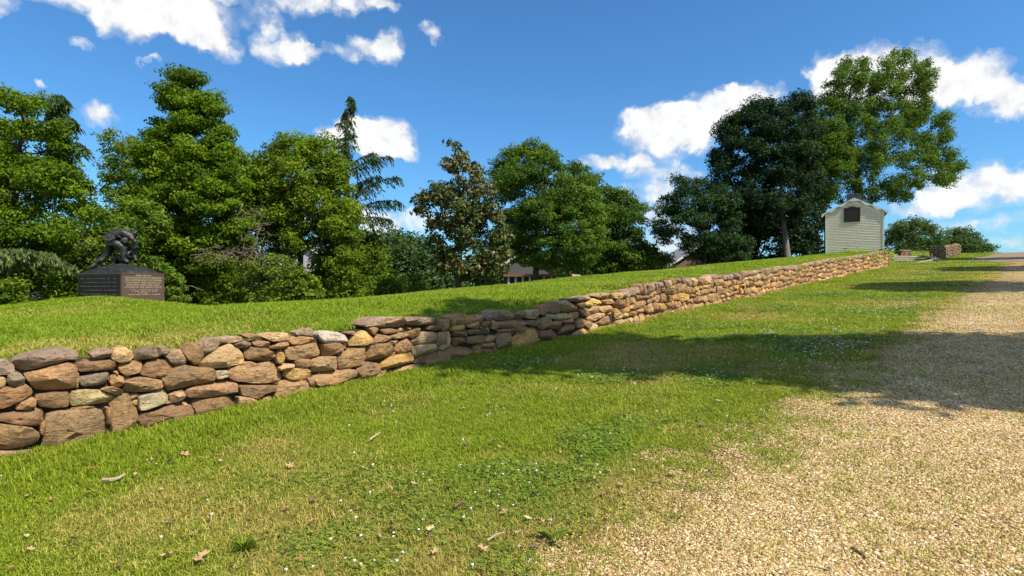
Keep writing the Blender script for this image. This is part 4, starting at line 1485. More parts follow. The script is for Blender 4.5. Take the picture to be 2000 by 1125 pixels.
def skin(name, verts, edges, parent, mat, root_i=0, sub=2, square=1.0):
    me = bpy.data.meshes.new(name)
    me.from_pydata([tuple(v[0]) for v in verts], edges, [])
    o = bpy.data.objects.new(name, me)
    col.objects.link(o)
    me.materials.append(mat)
    sk = o.modifiers.new('skin', 'SKIN')
    sk.use_smooth_shade = True
    sd = o.modifiers.new('smooth', 'SUBSURF')
    sd.levels = sub
    sd.render_levels = sub
    for i, v in enumerate(verts):
        d = me.skin_vertices[0].data[i]
        r = v[1]
        d.radius = (r, r) if not isinstance(r, tuple) else r
        d.use_root = (i == root_i)
    bpy.context.view_layer.update()
    dg = bpy.context.evaluated_depsgraph_get()
    me2 = bpy.data.meshes.new_from_object(o.evaluated_get(dg))
    bpy.data.objects.remove(o)
    for v_ in me2.vertices:                         # folds of cloth
        q_ = noise.fractal(Vector((v_.co.x * 7, v_.co.y * 7, v_.co.z * 4)), 1.0, 2.0, 3)
        v_.co += v_.normal * q_ * .035
    o = link(name, me2, mat, parent)
    for p in me2.polygons:
        p.use_smooth = True
    return o


# stooping figure: pelvis, spine, neck, head, arms and legs, hands with fingers
k = 1.0
V1 = [(sp(210, 469), .20), (sp(220, 461), .20), (sp(233, 456), .22), (sp(246, 454), .215), (sp(254, 456), .11), (sp(262, 458.5), .125), (sp(267, 461), .10),   # 0-6 pelvis..face
      (sp(216, 476, .10), .155), (sp(214, 492, .18), .125), (sp(197, 508, .20), .095), (sp(181, 520, .2), .075), (sp(172, 523.5, .16), .065),      # 7-11 rear leg, boot
      (sp(220, 474, -.12), .165), (sp(239, 481, -.2), .13), (sp(242, 496, -.2), .095), (sp(243, 509, -.2), .075), (sp(252, 513, -.22), .06),      # 12-16 front leg, boot
      (sp(252, 460, -.24), .11), (sp(266, 474, -.24), .085), (sp(263, 486, -.2), .062), (sp(258, 490, -.16), .05),                            # 17-20 near arm
      (sp(250, 461, .2), .11), (sp(246, 472, .1), .08), (sp(250, 481, -.02), .055), (sp(254, 484, -.04), .045)]                               # 21-24 far arm
E1 = [(0, 1), (1, 2), (2, 3), (3, 4), (4, 5), (5, 6), (0, 7), (7, 8), (8, 9), (9, 10), (10, 11), (0, 12), (12, 13), (13, 14), (14, 15), (15, 16), (3, 17), (17, 18), (18, 19), (19, 20), (3, 21), (21, 22), (22, 23), (23, 24)]
V1 = [(p_, r_ * 1.12) for p_, r_ in V1]
skin('stooping_figure', V1, E1, mon, M_BRONZE)
# coat tails, cap with a brim, canteen
b = MB()
hat_c = sp(263, 457, 0)
b.tube([sp(258.5, 453.5), sp(262, 455.5), sp(264, 457.0)], [.10, .15, .155], 14)
cap = b.build('cap', M_BRONZE, mon, True)
b = MB()
p0, p1 = sp(264, 456.5), sp(273, 461.5)
b.prism([p0 + Vv * -.13, p1 + Vv * -.07, p1 + Vv * .07, p0 + Vv * .13], Vector((0, 0, .025)))
b.build('brim', M_BRONZE, cap)
b = MB()
cc = sp(244, 470, -.30)
b.tube([cc + Vv * -.045, cc + Vv * -.03, cc + Vv * .03, cc + Vv * .045], [.07, .115, .115, .07], 18)
b.build('canteen', M_BRONZE, mon, True)
b = MB()
b.tube([sp(224, 460, -.22), sp(233, 462, -.27), sp(244, 469, -.28)], [.022, .022, .022], 6)
b.build('canteen_strap', M_BRONZE, mon, True)
b = MB()
tail = [sp(199, 462, -.16), sp(206, 456, -.2), sp(222, 452, -.24), sp(226, 466, -.26), sp(214, 470, -.25), sp(203, 469, -.2)]
b.prism(tail, Vv * .36)
b.build('coat_tail', M_BRONZE, mon)
for (hx, hy, hq, dx) in ((258, 490, -.16, -1), (254, 484, -.04, 1)):
    h0 = sp(hx, hy, hq)
    b = MB()
    for f_ in range(5):
        st_ = h0 + Vv * (f_ - 2) * .018
        b.tube([st_, st_ + Rr * dx * .04 + Vector((0, 0, -.03)), st_ + Rr * dx * .07 + Vector((0, 0, -.08 + .01 * abs(f_ - 2)))], [.013, .012, .008], 5)
    b.build('fingers', M_BRONZE, mon, True)
# reclining wounded figure between the legs
V2 = [(sp(250, 509, .05), .16), (sp(254, 501, .06), .155), (sp(256, 494, .05), .14), (sp(255.5, 488, .02), .065), (sp(254.5, 484, 0), .10),
      (sp(244, 511, .16), .12), (sp(228, 500, .2), .105), (sp(223, 513, .24), .085), (sp(217, 516, .22), .06),
      (sp(245, 512, .3), .11), (sp(234, 505, .36), .095), (sp(228, 515, .38), .07),
      (sp(260, 496, .0), .085), (sp(264, 504, -.05), .065), (sp(266, 512, -.1), .05),
      (sp(252, 495, .2), .08), (sp(248, 490, .12), .06), (sp(250, 484, .06), .045)]
E2 = [(0, 1), (1, 2), (2, 3), (3, 4), (0, 5), (5, 6), (6, 7), (7, 8), (0, 9), (9, 10), (10, 11), (2, 12), (12, 13), (13, 14), (2, 15), (15, 16), (16, 17)]
V2 = [(p_, r_ * 1.3) for p_, r_ in V2]
skin('reclining_figure', V2, E2, mon, M_BRONZE)

# ------------------------------------------------------------------ second wall beyond the gap
w2 = empty('stone_wall', tuple(hp(55, 5.4, float(H(55, 5.4)))))
tag(w2, 'short far stone wall with squared dark end beyond the split-rail fence', 'stone wall')
U2a, U2b, V2a, V2b = 53.5, 68.0, 4.9, 5.75


def w2_place(mode):
    def f(c, q):
        if mode == 'face':
            p = hp(c[0] + q[0], V2a + q[1], c[1] + q[2])
        elif mode == 'end':
            p = hp(U2a + q[1], c[0] - q[0], c[1] + q[2])
        else:
            p = hp(c[0] + q[0], 7.6 + q[1], c[1] + q[2])
        return tuple(p)
    return f


t2 = lambda u: float(H(u, 5.3)) + 1.02 + .08 * math.sin(u * 1.1)
b2 = lambda u: float(H(u, 5.3)) - .15
dim = lambda p, cap, r: tuple(x * r.uniform(.75, 1.05) for x in r.choice(CAP_COLS))
joined_stones('face_stones', rubble(U2a, U2b, t2, b2, 8), w2_place('face'), w2, colf=dim)
ends = []
for k in range(6):
    for j in range(3):
        z0 = b2(U2a) + .05 + k * .18
        v0 = V2a + j * .285
        ends.append(([(v0 + .01, z0 + .01), (v0 + .275, z0 + .012), (v0 + .27, z0 + .17), (v0 + .012, z0 + .168)], False))
joined_stones('end_stones', ends, lambda c, q: tuple(hp(U2a - .06 + q[1], c[0] + q[0], c[1] + q[2])), w2, colf=dim)
joined_stones('return_stones', rubble(54.2, 59, lambda u: float(H(u, 7.4)) + .72, lambda u: float(H(u, 7.4)) - .2, 9), w2_place('back'), w2, colf=dim)
cm = MB()
for (ua, ub, va, vb, tf) in ((U2a + .06, U2b, V2a + .1, V2b, t2), (54.2, 59, 7.7, 8.1, lambda u: float(H(u, 7.4)) + .68)):
    uu_ = np.linspace(ua, ub, 12)
    rg2 = [[hp(u, va, float(H(u, 5.3)) - .4), hp(u, va, tf(u) - .06), hp(u, vb, tf(u) - .06), hp(u, vb, float(H(u, 5.3)) - .4)] for u in uu_]
    for a_, b_ in zip(rg2[:-1], rg2[1:]):
        cm.add(a_ + b_, [(0, 4, 5, 1), (1, 5, 6, 2), (2, 6, 7, 3)])
    cm.add(rg2[-1], [(0, 1, 2, 3)])
    cm.add(rg2[0], [(3, 2, 1, 0)])
cm.build('earth_core', M_CORE, w2)

# ------------------------------------------------------------------ split-rail fence in the gap
M_RAIL = simple('weathered_rail', (.30, .265, .22), 0.9, 0.35, 12)
fr = empty('rail_fence', tuple(hp(47, 5.5, float(H(47, 5.5)))))
tag(fr, 'low zigzag split-rail fence between the two stone walls', 'fence')


def rail(p0, p1, r=.06):
    a_, c_ = Vector(p0), Vector(p1)
    b = MB()
    m_ = a_.lerp(c_, .5) + Vector((random.uniform(-.02, .02), 0, random.uniform(-.02, .02)))
    b.tube([a_, m_, c_], [r * random.uniform(.85, 1.1), r, r * random.uniform(.75, 1.0)], 6)
    b.build('rail', M_RAIL, fr)


def gp(px, py, Y):
    return W(px, py, Y)


Yf = 41.0
for k, (a_, b_) in enumerate((((1744, 501), (1812, 502)), ((1742, 505), (1800, 506)), ((1746, 509), (1815, 509)), ((1795, 498), (1830, 506)), ((1800, 511), (1838, 511)))):
    rail(gp(*a_, Yf + .4 * (k % 2)), gp(*b_, Yf + 1.0 + .4 * (k % 2)))
rail(gp(1776, 516.5, 39.5), gp(1834, 505, 40.6), .07)
rail(gp(1826, 502.5, 40.8), gp(1843, 517.5, 39.4), .07)
rail(gp(1836, 512, 40.2), gp(1850, 516, 39.6), .06)
rail(gp(1820, 496, 41.2), gp(1822, 513, 40.6), .05)

# ------------------------------------------------------------------ far houses glimpsed under the trees
M_BRICK, t, out = new_mat('far_brick')
tc = t.node('ShaderNodeTexCoord').outputs['Object']
br = t.node('ShaderNodeTexBrick')
t.put(br.inputs['Vector'], tc)
br.inputs['Color1'].default_value = (.30, .075, .04, 1)
br.inputs['Color2'].default_value = (.24, .06, .034, 1)
br.inputs['Mortar'].default_value = (.22, .13, .10, 1)
br.inputs['Scale'].default_value = 4
principled(t, out, br.outputs[0], .9)
M_WHITE = simple('white_paint', (.74, .74, .72), .5, .06)
M_PALEWALL = simple('pale_grey_wall', (.36, .36, .35), .7, .1)
M_DIMWALL = simple('dark_porch_wall', (.10, .10, .095), .8, .15)
M_TEAL = simple('teal_door', (.03, .17, .25), .5, .2)
M_ROOF = simple('grey_roof', (.22, .21, .215), .9, .25)
M_ROOF_RED = simple('rust_roof', (.22, .10, .075), .9, .25)
M_GLASS = simple('dark_glass', (.02, .025, .03), .08, .2, spec=.6)


def gable_house(name, label, c, w, d, ze, za, zb, rz, wall_m, roof_m, windows=2, door=None, porch=0):
    root_ = empty(name, (c[0], c[1], zb), rz)
    tag(root_, label, 'house')
    M = Matrix.Translation(Vector((c[0], c[1], 0))) @ Matrix.Rotation(rz, 4, 'Z')
    T = lambda x, y, z: M @ Vector((x, y, z))
    b = MB()
    b.prism([T(-w / 2, -d / 2, zb), T(w / 2, -d / 2, zb), T(w / 2, -d / 2, ze), T(0, -d / 2, za), T(-w / 2, -d / 2, ze)], T(0, d, 0) - T(0, 0, 0))
    b.build('wall', wall_m, root_)
    for s in (-1, 1):
        b = MB()
        sl_ = (za - ze) / (w / 2)
        b.prism([T(0, -d / 2 - .3, za + .05), T(s * (w / 2 + .4), -d / 2 - .3, ze - .4 * sl_ + .05), T(s * (w / 2 + .4), -d / 2 - .3, ze - .4 * sl_ + .22), T(0, -d / 2 - .3, za + .22)], T(0, d + .6, 0) - T(0, 0, 0))
        r_ = b.build('roof', roof_m, root_)
        b = MB()
        b.prism([T(0, -d / 2 - .36, za - .06), T(s * (w / 2 + .42), -d / 2 - .36, ze - .42 * sl_ - .06), T(s * (w / 2 + .42), -d / 2 - .36, ze - .42 * sl_ + .2), T(0, -d / 2 - .36, za + .2)], T(0, .05, 0) - T(0, 0, 0))
        b.build('rake_board', M_WHITE, r_)
    for i in range(windows):
        x = (i - (windows - 1) / 2) * w / (windows + .4)
        b = MB()
        b.box(T(x, -d / 2 - .03, zb + (ze - zb) * .55), (1.1, .08, 1.5), M.to_3x3())
        wdw = b.build('window', M_WHITE, root_)
        b = MB()
        b.box(T(x, -d / 2 - .08, zb + (ze - zb) * .55), (.9, .04, 1.3), M.to_3x3())
        b.build('pane', M_GLASS, wdw)
    if door is not None:
        b = MB()
        b.box(T(door, -d / 2 - .04, zb + 1.05), (1.0, .08, 2.1), M.to_3x3())
        b.build('door', M_TEAL, root_)
    for i in range(porch):
        x = -w / 2 + (i + .5) * w / porch
        b = MB()
        b.tube([T(x, -d / 2 - 1.6, zb), T(x, -d / 2 - 1.6, zb + 2.3)], [.13, .11], 10)
        b.build('porch_column', M_WHITE, root_)
    if porch:
        b = MB()
        b.box(T(0, -d / 2 - 1.0, zb + 2.42), (w + .3, 1.9, .22), M.to_3x3())
        b.build('porch_roof', M_ROOF_RED, root_)
    return root_


# porch house under the wide tree (bay of white columns and a teal door)
Yh = 52
p = W(1034, 553, Yh)
gable_house('porch_house', 'white-columned porch with teal door glimpsed under the wide green tree', (p.x, p.y + 3), 4.4, 6, p.z + 1.75, p.z + 3.2, p.z - 1.75, .0, M_DIMWALL, M_ROOF_RED, 0, -1.45, 7)
# brick gable house
Yh = 66
pe = W(1298, 527, Yh)
apx = W(1405, 458, Yh)
wd = (apx.x - pe.x) * 2 - .8
gable_house('brick_house', 'red brick house gable with pale rake board under the blue-green tree', (apx.x, Yh + 5), wd, 10, pe.z + .35, apx.z, -2.5, .0, M_BRICK, M_ROOF, 2)
p = W(606, 512, 58)
gable_house('pale_house', 'pale house end half hidden behind the broadleaf tree', (p.x, 60), 5.0, 7, p.z - .3, p.z + 1.4, -2.0, .1, M_PALEWALL, M_ROOF_RED, 1)

# tilted wayside marker on the lawn
x, y, z = on_ground(1128, 551)
y = 19.0
x = (1126 - CX) / F * y
z = gz(x, y)
mk = empty('wayside_marker', (x, y, z))
tag(mk, 'small tan slanted marker slab on the lawn left of centre trees', 'marker')
mk['label'] = 'small tan slanted marker slab low on the lawn under the sloping-crowned tree'
b = MB()
b.box((x, y, z + .02), (.10, .10, .22))
b.build('post', M_BARK, mk)
b = MB()
b.box((x, y, z + .14), (.30, .20, .025), Matrix.Rotation(.45, 3, 'X') @ Matrix.Rotation(.12, 3, 'Y'))
b.build('panel', simple('tan_panel', (.30, .21, .13), .8, .12), mk)

# weathered rails and a pale car behind the bushes at the left
pf = empty('rail_fence', tuple(W(75, 600, 24)))
tag(pf, 'pale weathered rail fence in shade under the trees left of the pedestal', 'fence')
M_PALE = simple('pale_rail', (.42, .39, .35), .9, .25, 10)
for (a_, c_) in (((-30, 600), (150, 588)), ((-30, 589), (150, 577)), ((-30, 578), (150, 567))):
    b = MB()
    b.tube([W(*a_, 24.2), W((a_[0] + c_[0]) / 2, (a_[1] + c_[1]) / 2 + 1, 24.3), W(*c_, 24.4)], [.055, .06, .05], 6)
    b.build('rail', M_PALE, pf)
for xx in (-20, 40, 98, 148):
    b = MB()
    b.tube([W(xx, 612, 24.4), W(xx, 560, 24.4)], [.08, .07], 7)
    b.build('post', M_PALE, pf)
# white car parked beyond the far wall
Yc_ = 96.0
p = W(1813, 491, Yc_)
zc = p.z - .75
car = empty('parked_car', (p.x, p.y, zc))
tag(car, 'white car parked far off beside the second stone wall', 'car')
b = MB()
prof = [(-2.1, .35), (2.1, .35), (2.15, .75), (1.3, .92), (.7, 1.42), (-1.2, 1.45), (-1.9, .98), (-2.15, .85)]
b.prism([Vector((p.x + a_, p.y - .85, zc + h_)) for a_, h_ in prof], (0, 1.7, 0))
bd = b.build('body', M_WHITE, car)
b = MB()
b.prism([Vector((p.x + a_, p.y - .87, zc + h_)) for a_, h_ in ((-1.5, .98), (1.1, .95), (.62, 1.34), (-1.1, 1.36))], (0, .01, 0))
b.build('window', M_GLASS, car)
for xx in (-1.3, 1.3):
    b = MB()
    b.tube([(p.x + xx, p.y - .9, zc + .33), (p.x + xx, p.y - .6, zc + .33)], [.33, .33], 12)
    b.build('wheel', M_PLAQUE, car)

# ------------------------------------------------------------------ grass, clover, gravel: instanced stuff
protos = bpy.data.collections.new('scatter_sources')


def proto(name, me, mat):
    o = bpy.data.objects.new(name, me)
    me.materials.append(mat)
    return o


def scatter(name, protos_, P, Nn, spin, scl, tint, which, mat_kind='stuff', label=None):
    """one object: instances of the source meshes on points, geometry nodes"""
    Pn = np.asarray(P, np.float32)
    me = bpy.data.meshes.new(name)
    me.vertices.add(len(Pn))
    me.vertices.foreach_set('co', Pn.ravel())
    # rotation = tilt to the ground normal after spinning
    z = unit(Nn)
    x0 = np.stack([np.cos(spin), np.sin(spin), np.zeros_like(spin)], 1)
    x = unit(x0 - z * (x0 * z).sum(1, keepdims=True))
    y = np.cross(z, x)
    b_ = -np.arcsin(np.clip(x[:, 2], -1, 1))
    a_ = np.arctan2(y[:, 2], z[:, 2])
    c_ = np.arctan2(x[:, 1], x[:, 0])
    set_attr(me, 'rot', np.stack([a_, b_, c_], 1), 'FLOAT_VECTOR')
    set_attr(me, 'scl', scl, 'FLOAT_VECTOR')
    set_attr(me, 'tint', tint)
    at = me.attributes.new('pick', 'INT', 'POINT')
    at.data.foreach_set('value', np.asarray(which, np.int32))
    src = bpy.data.collections.new(name + '_sources')
    for o in protos_:
        src.objects.link(o)
    o = bpy.data.objects.new(name, me)
    col.objects.link(o)
    ng = bpy.data.node_groups.new(name + '_scatter', 'GeometryNodeTree')
    ng.interface.new_socket('Geometry', in_out='INPUT', socket_type='NodeSocketGeometry')
    ng.interface.new_socket('Geometry', in_out='OUTPUT', socket_type='NodeSocketGeometry')
    N = ng.nodes
    gi, go = N.new('NodeGroupInput'), N.new('NodeGroupOutput')
    m2p = N.new('GeometryNodeMeshToPoints')
    ci = N.new('GeometryNodeCollectionInfo')
    ci.inputs['Collection'].default_value = src
    ci.inputs['Separate Children'].default_value = True
    ci.inputs['Reset Children'].default_value = True
    iop = N.new('GeometryNodeInstanceOnPoints')
    iop.inputs['Pick Instance'].default_value = True

    def na(nm, dt):
        q = N.new('GeometryNodeInputNamedAttribute')
        q.data_type = dt
        q.inputs['Name'].default_value = nm
        return next(s for s in q.outputs if s.enabled and s.name == 'Attribute')
    e2r = N.new('FunctionNodeEulerToRotation')
    L = ng.links
    L.new(gi.outputs[0], m2p.inputs['Mesh'])
    L.new(m2p.outputs[0], iop.inputs['Points'])
    L.new(ci.outputs[0], iop.inputs['Instance'])
    L.new(na('rot', 'FLOAT_VECTOR'), e2r.inputs[0])
    L.new(e2r.outputs[0], iop.inputs['Rotation'])
    L.new(na('scl', 'FLOAT_VECTOR'), iop.inputs['Scale'])
    L.new(na('pick', 'INT'), iop.inputs['Instance Index'])
    L.new(iop.outputs[0], go.inputs[0])
    md = o.modifiers.new('scatter', 'NODES')
    md.node_group = ng
    tag(o, label, None, None, mat_kind)
    return o


def blades(n, radius, hmin, hmax, width, rg, lean=.5, flat=.0):
    """a tuft of curved grass blades"""
    r = radius * np.sqrt(rg.uniform(0, 1, n))
    a = rg.uniform(0, 2 * np.pi, n)
    x, y = r * np.cos(a), r * np.sin(a)
    h = rg.uniform(hmin, hmax, n)
    d = rg.uniform(0, 2 * np.pi, n)
    ln = np.abs(rg.normal(0, lean, n)) * h
    w = width * rg.uniform(.6, 1.3, n)
    fx, fy = -np.sin(d), np.cos(d)
    lx, ly = np.cos(d), np.sin(d)
    z0 = np.full(n, -.012)
    v = [np.stack([x - fx * w / 2, y - fy * w / 2, z0], 1), np.stack([x + fx * w / 2, y + fy * w / 2, z0], 1),
         np.stack([x + lx * ln * .35 - fx * w * .45, y + ly * ln * .35 - fy * w * .45, h * .6], 1), np.stack([x + lx * ln * .35 + fx * w * .45, y + ly * ln * .35 + fy * w * .45, h * .6], 1),
         np.stack([x + lx * ln, y + ly * ln, h * rg.uniform(.75, 1., n)], 1)]
    V = np.stack(v, 1).reshape(-1, 3)
    i = np.arange(n)[:, None] * 5
    F3 = np.concatenate([np.concatenate([i, i + 1, i + 3], 1), np.concatenate([i, i + 3, i + 2], 1), np.concatenate([i + 2, i + 3, i + 4], 1)])
    me = npmesh('tuft', V, F3)
    set_attr(me, 'shade', np.repeat(rg.uniform(0, 1, n), 5))
    return me


def clover_mesh(n, radius, rg):
    V, Fq, S = [], [], []
    for k in range(n):
        r = radius * math.sqrt(rg.uniform())
        a = rg.uniform(0, 6.283)
        c = np.array([r * math.cos(a), r * math.sin(a), rg.uniform(.012, .036)])
        s = rg.uniform(.007, .0125)
        a0 = rg.uniform(0, 6.283)
        tl = rg.normal(size=2) * .35
        sh_ = rg.uniform()
        for j in range(3):
            q = a0 + j * 2.094
            dx, dy = math.cos(q), math.sin(q)
            px_, py_ = -dy, dx
            pts = [(0, 0), (s * .7 * dx + s * .55 * px_, s * .7 * dy + s * .55 * py_), (s * 1.35 * dx, s * 1.35 * dy), (s * .7 * dx - s * .55 * px_, s * .7 * dy - s * .55 * py_)]
            b = len(V)
            for (u_, v_) in pts:
                V.append((c[0] + u_, c[1] + v_, c[2] + u_ * tl[0] + v_ * tl[1]))
            Fq.append((b, b + 1, b + 2, b + 3))
            S += [sh_] * 4
    me = npmesh('clover', np.array(V), np.array(Fq))
    set_attr(me, 'shade', np.array(S))
    return me


def grass_mat(name, lo, hi, dry, trans=.3):
    m, t, out = new_mat(name)
    s = t.attr('shade')
    ti = t.attr('tint', 'INSTANCER')
    c = t.ramp(s, [(0.0, lo), (1.0, hi)])
    dr = t.ramp(s, [(0.0, tuple(x * .5 for x in dry)), (1.0, dry)])
    k = t.ss(t.m('ADD', ti, t.m('MULTIPLY', t.m('SUBTRACT', s, 0.5), 0.8)), 0.35, 0.95)
    c = t.mix(k, c, dr)
    p = t.node('ShaderNodeBsdfPrincipled')
    t.put(p.inputs['Base Color'], c)
    p.inputs['Roughness'].default_value = .6
    p.inputs['Specular IOR Level'].default_value = .2
    tr = t.node('ShaderNodeBsdfTranslucent')
    t.put(tr.inputs[0], t.mix(1.0, c, (1.1, 1.05, .5), 'MULTIPLY'))
    mx = t.node('ShaderNodeMixShader')
    mx.inputs[0].default_value = trans
    t.l.new(p.outputs[0], mx.inputs[1])
    t.l.new(tr.outputs[0], mx.inputs[2])
    t.l.new(mx.outputs[0], out.inputs[0])
    return m


G_LAWN = grass_mat('lawn_blades', (.130, .185, .010), (.375, .460, .032), (.62, .50, .14))
G_BANK = grass_mat('bank_blades', (.115, .185, .008), (.340, .455, .028), (.60, .52, .12))
G_CLOVER = grass_mat('clover_leaves', (.085, .145, .014), (.230, .330, .034), (.28, .32, .04), .25)


def vnoise(x, y, s, seed):
    rg = np.random.default_rng(seed)
    out = np.zeros_like(x)
    amp = 1.0
    for o_ in range(3):
        for k in range(4):
            a = rg.uniform(0, 6.283)
            f_ = s * (1.9 ** o_) * rg.uniform(.7, 1.3)
            out += amp * np.sin((x * math.cos(a) + y * math.sin(a)) * f_ + rg.uniform(0, 6.283))
        amp *= .6
    return .5 + out / 9.0


def visible(x, y, z, m=220):
    ok = y > .8
    yy = np.where(ok, y, 1)
    px, py = CX + F * x / yy, CY - F * (z - EYE) / yy
    return ok & (px > -m) & (px < 2000 + m) & (py < 1125 + m * 1.6)


def sample(u0, u1, v0, v1, spacing, rg):
    """points with a spacing that grows with distance"""
    out = []
    du = 2.0
    for ua in np.arange(u0, u1, du):
        for va in np.arange(v0, v1, 2.0):
            ub, vb = min(ua + du, u1), min(va + 2.0, v1)
            um, vm__ = (ua + ub) / 2, (va + vb) / 2
            s = spacing(math.hypot(um, vm__))
            n = rg.poisson((ub - ua) * (vb - va) / (s * s))
            if n:
                out.append(np.stack([rg.uniform(ua, ub, n), rg.uniform(va, vb, n), np.full(n, s)], 1))
    return np.concatenate(out)


rg = np.random.default_rng(99)
lawn_p = [proto('tuft', blades(260, .15, .010, .038, .0042, rg, 1.3), G_LAWN) for k in range(6)]
bank_p = [proto('tall_tuft', blades(190, .16, .03, .085, .0048, rg, .7), G_BANK) for k in range(5)]
clov_p = [proto('clover', clover_mesh(95, .15, rg), G_CLOVER) for k in range(4)]

S = sample(-5, 62, 1.2, 6.95, lambda d: .105 + .0115 * max(0, d - 3), rg)
u, v, s = S.T
x, y = XY(u, v)
z = H(u, v)
edge_ = 1.92 - .012 * np.clip(u, 0, 40) + .03 * np.sin(u * 2.3) + .03 * np.sin(u * 5.1 + 1)
thin = np.clip((v - edge_ + .50) / 1.05, 0, 1) ** 1.3
pxs, pys = CX + F * x / np.maximum(y, .5), CY - F * (z - EYE) / np.maximum(y, .5)
bare = ss(6.45, 6.8, v + .35 * vnoise(x, y, 1.7, 5)) * (u < 44) * (.25 + .75 * ss(6.5, 9.5, u))
lane_ok = ~((u > 46.5) & (v < np.interp(u, [46.5, 48, 55, 74, 96], [1.6, 4.2, 4.0, 2.9, 2.2])))
keep = visible(x, y, z) & (rg.uniform(0, 1, len(u)) < thin) & (rg.uniform(0, 1, len(u)) > bare * .9) & lane_ok
# clover patches along the road edge and in spots on the lawn
cl = .62 * ss(.58, .82, vnoise(x, y, 1.5, 11) + .13 * np.exp(-((v - 2.6) / .6) ** 2) * (u < 30) + .25 * np.exp(-((pxs - 640) / 130) ** 2 - ((pys - 1080) / 60) ** 2))
is_cl = keep & (rg.uniform(0, 1, len(u)) < cl * .95)
is_gr = keep & ~(is_cl & (rg.uniform(0, 1, len(u)) < .35))
N = len(u)


def put(mask, name, plist, hmul, tint, label):
    k = np.where(mask)[0]
    m_ = len(k)
    f_ = s[k] / .105
    sc3 = np.stack([f_, f_, np.clip(f_ ** .5, 1, 1.5) * hmul[k] * rg.uniform(.8, 1.2, m_)], 1)
    return scatter(name, plist, np.stack([x[k], y[k], z[k]], 1), normal_at(u[k], v[k]), rg.uniform(0, 6.283, m_), sc3, tint[k], rg.integers(0, len(plist), m_), label=label)


tall = 1 + .9 * ss(5.4, 6.3, v + .5 * vnoise(x, y, 2.1, 4)) * (1 - ss(12, 20, u) * .5)
dryness = np.clip(rg.normal(0, .13, N) + .09 + 1.8 * (vnoise(x, y, 1.15, 21) - .44) + .7 * (vnoise(x, y, 4.2, 23) - .5) + .20 * np.exp(-((v - 1.9) / .6) ** 2) - .45 * ss(5.2, 6.2, v), 0, 1)
put(is_gr, 'lawn_grass', lawn_p, tall, dryness, 'short mown grass between the wall and the gravel road')
put(is_cl, 'clover', clov_p, np.ones(N), np.clip(dryness - .2, 0, 1), 'low clover growing through the roadside grass')
# white clover heads
fl_v, fl_f = [], []
M_FLOWER = simple('clover_flower', (.80, .76, .68), .7, .15, 40)


def flower(rg):
    V, Fq = [], []
    for k in range(22):
        d = unit(rg.normal(size=(1, 3)))[0]
        d[2] = abs(d[2]) * .9 - .15
        c = np.array([0, 0, .046]) + d * .0075
        a = unit(np.cross(d, rg.normal(size=3))[None])[0]
        b_ = np.cross(d, a)
        q = len(V)
        w_ = .0035
        V += [tuple(c - a * w_), tuple(c + b_ * w_), tuple(c + a * w_ + d * .003), tuple(c - b_ * w_)]
        Fq.append((q, q + 1, q + 2, q + 3))
    q = len(V)
    V += [(-.001, 0, 0), (.001, 0, 0), (.001, 0, .045), (-.001, 0, .045)]
    Fq.append((q, q + 1, q + 2, q + 3))
    return npmesh('clover_head', np.array(V), np.array(Fq))


flo_p = [proto('clover_head', flower(rg), M_FLOWER) for k in range(3)]
dens = cl ** 2 * .8 + .02
dens = dens + .8 * np.exp(-((pxs - 1620) / 130) ** 2 - ((pys - 690) / 55) ** 2) + 1.0 * np.exp(-((pxs - 1760) / 70) ** 2 - ((pys - 605) / 14) ** 2)
nfl = rg.poisson(np.clip(dens * 1.1 * (s / .105) ** 1.0, 0, 8)) * keep
k = np.repeat(np.arange(N), nfl)
ju, jv = u[k] + rg.normal(0, .10, len(k)) * (s[k] / .105), v[k] + rg.normal(0, .10, len(k)) * (s[k] / .105)
fx, fy = XY(ju, jv)
fs_ = (.7 + .4 * rg.uniform(0, 1, len(k))) * np.clip((s[k] / .105) ** .3, 1, 1.5)
scatter('clover_flowers', flo_p, np.stack([fx, fy, H(ju, jv)], 1), normal_at(ju, jv), rg.uniform(0, 6.28, len(k)), np.stack([fs_, fs_, np.clip(fs_, .6, 1.25)], 1), np.zeros(len(k)), rg.integers(0, 3, len(k)),
        label='white clover heads dotted through the grass')

# bank lawn behind the wall
S = sample(-5, 60, 7.05, 27, lambda d: .125 + .0125 * max(0, d - 6), rg)
S2 = sample(44.0, 74, 2.5, 12, lambda d: .125 + .0125 * max(0, d - 6), rg)
S2 = S2[~((S2[:, 1] < np.interp(S2[:, 0], [46.5, 48, 55, 74, 96], [1.6, 4.2, 4.0, 2.9, 2.2]) + .1) | ((S2[:, 0] < 62) & (S2[:, 1] < 7.0) & (S2[:, 0] < 44)))]
S = np.concatenate([S, S2])
u, v, s = S.T
x, y = XY(u, v)
z = H(u, v)
keep = visible(x, y, z) & ~((np.abs((x - HC.x) * HA.x + (y - HC.y) * HA.y - HL / 2) < HL / 2 - .1) & (np.abs((x - HC.x) * HB.x + (y - HC.y) * HB.y) < 1.7)) & (np.hypot(x - cen.x, y - cen.y) > .85)
keep &= ((v > 7.22) | (u > 44.1)) & ~((u > 42.9) & (u < 44.9) & (v < 8.6))
N = len(u)
dry2 = np.clip(rg.normal(0, .12, N) + 1.1 * (vnoise(x, y, .8, 33) - .46) + .6 * (vnoise(x, y, 3.4, 35) - .5) + .45 * np.exp(-((v - 7.6) / .7) ** 2) * ss(-2, 3, -u + 6), 0, 1)
put(keep, 'bank_grass', bank_p, .55 + .6 * vnoise(x, y, .9, 8), dry2, 'long grass on the bank behind the wall')

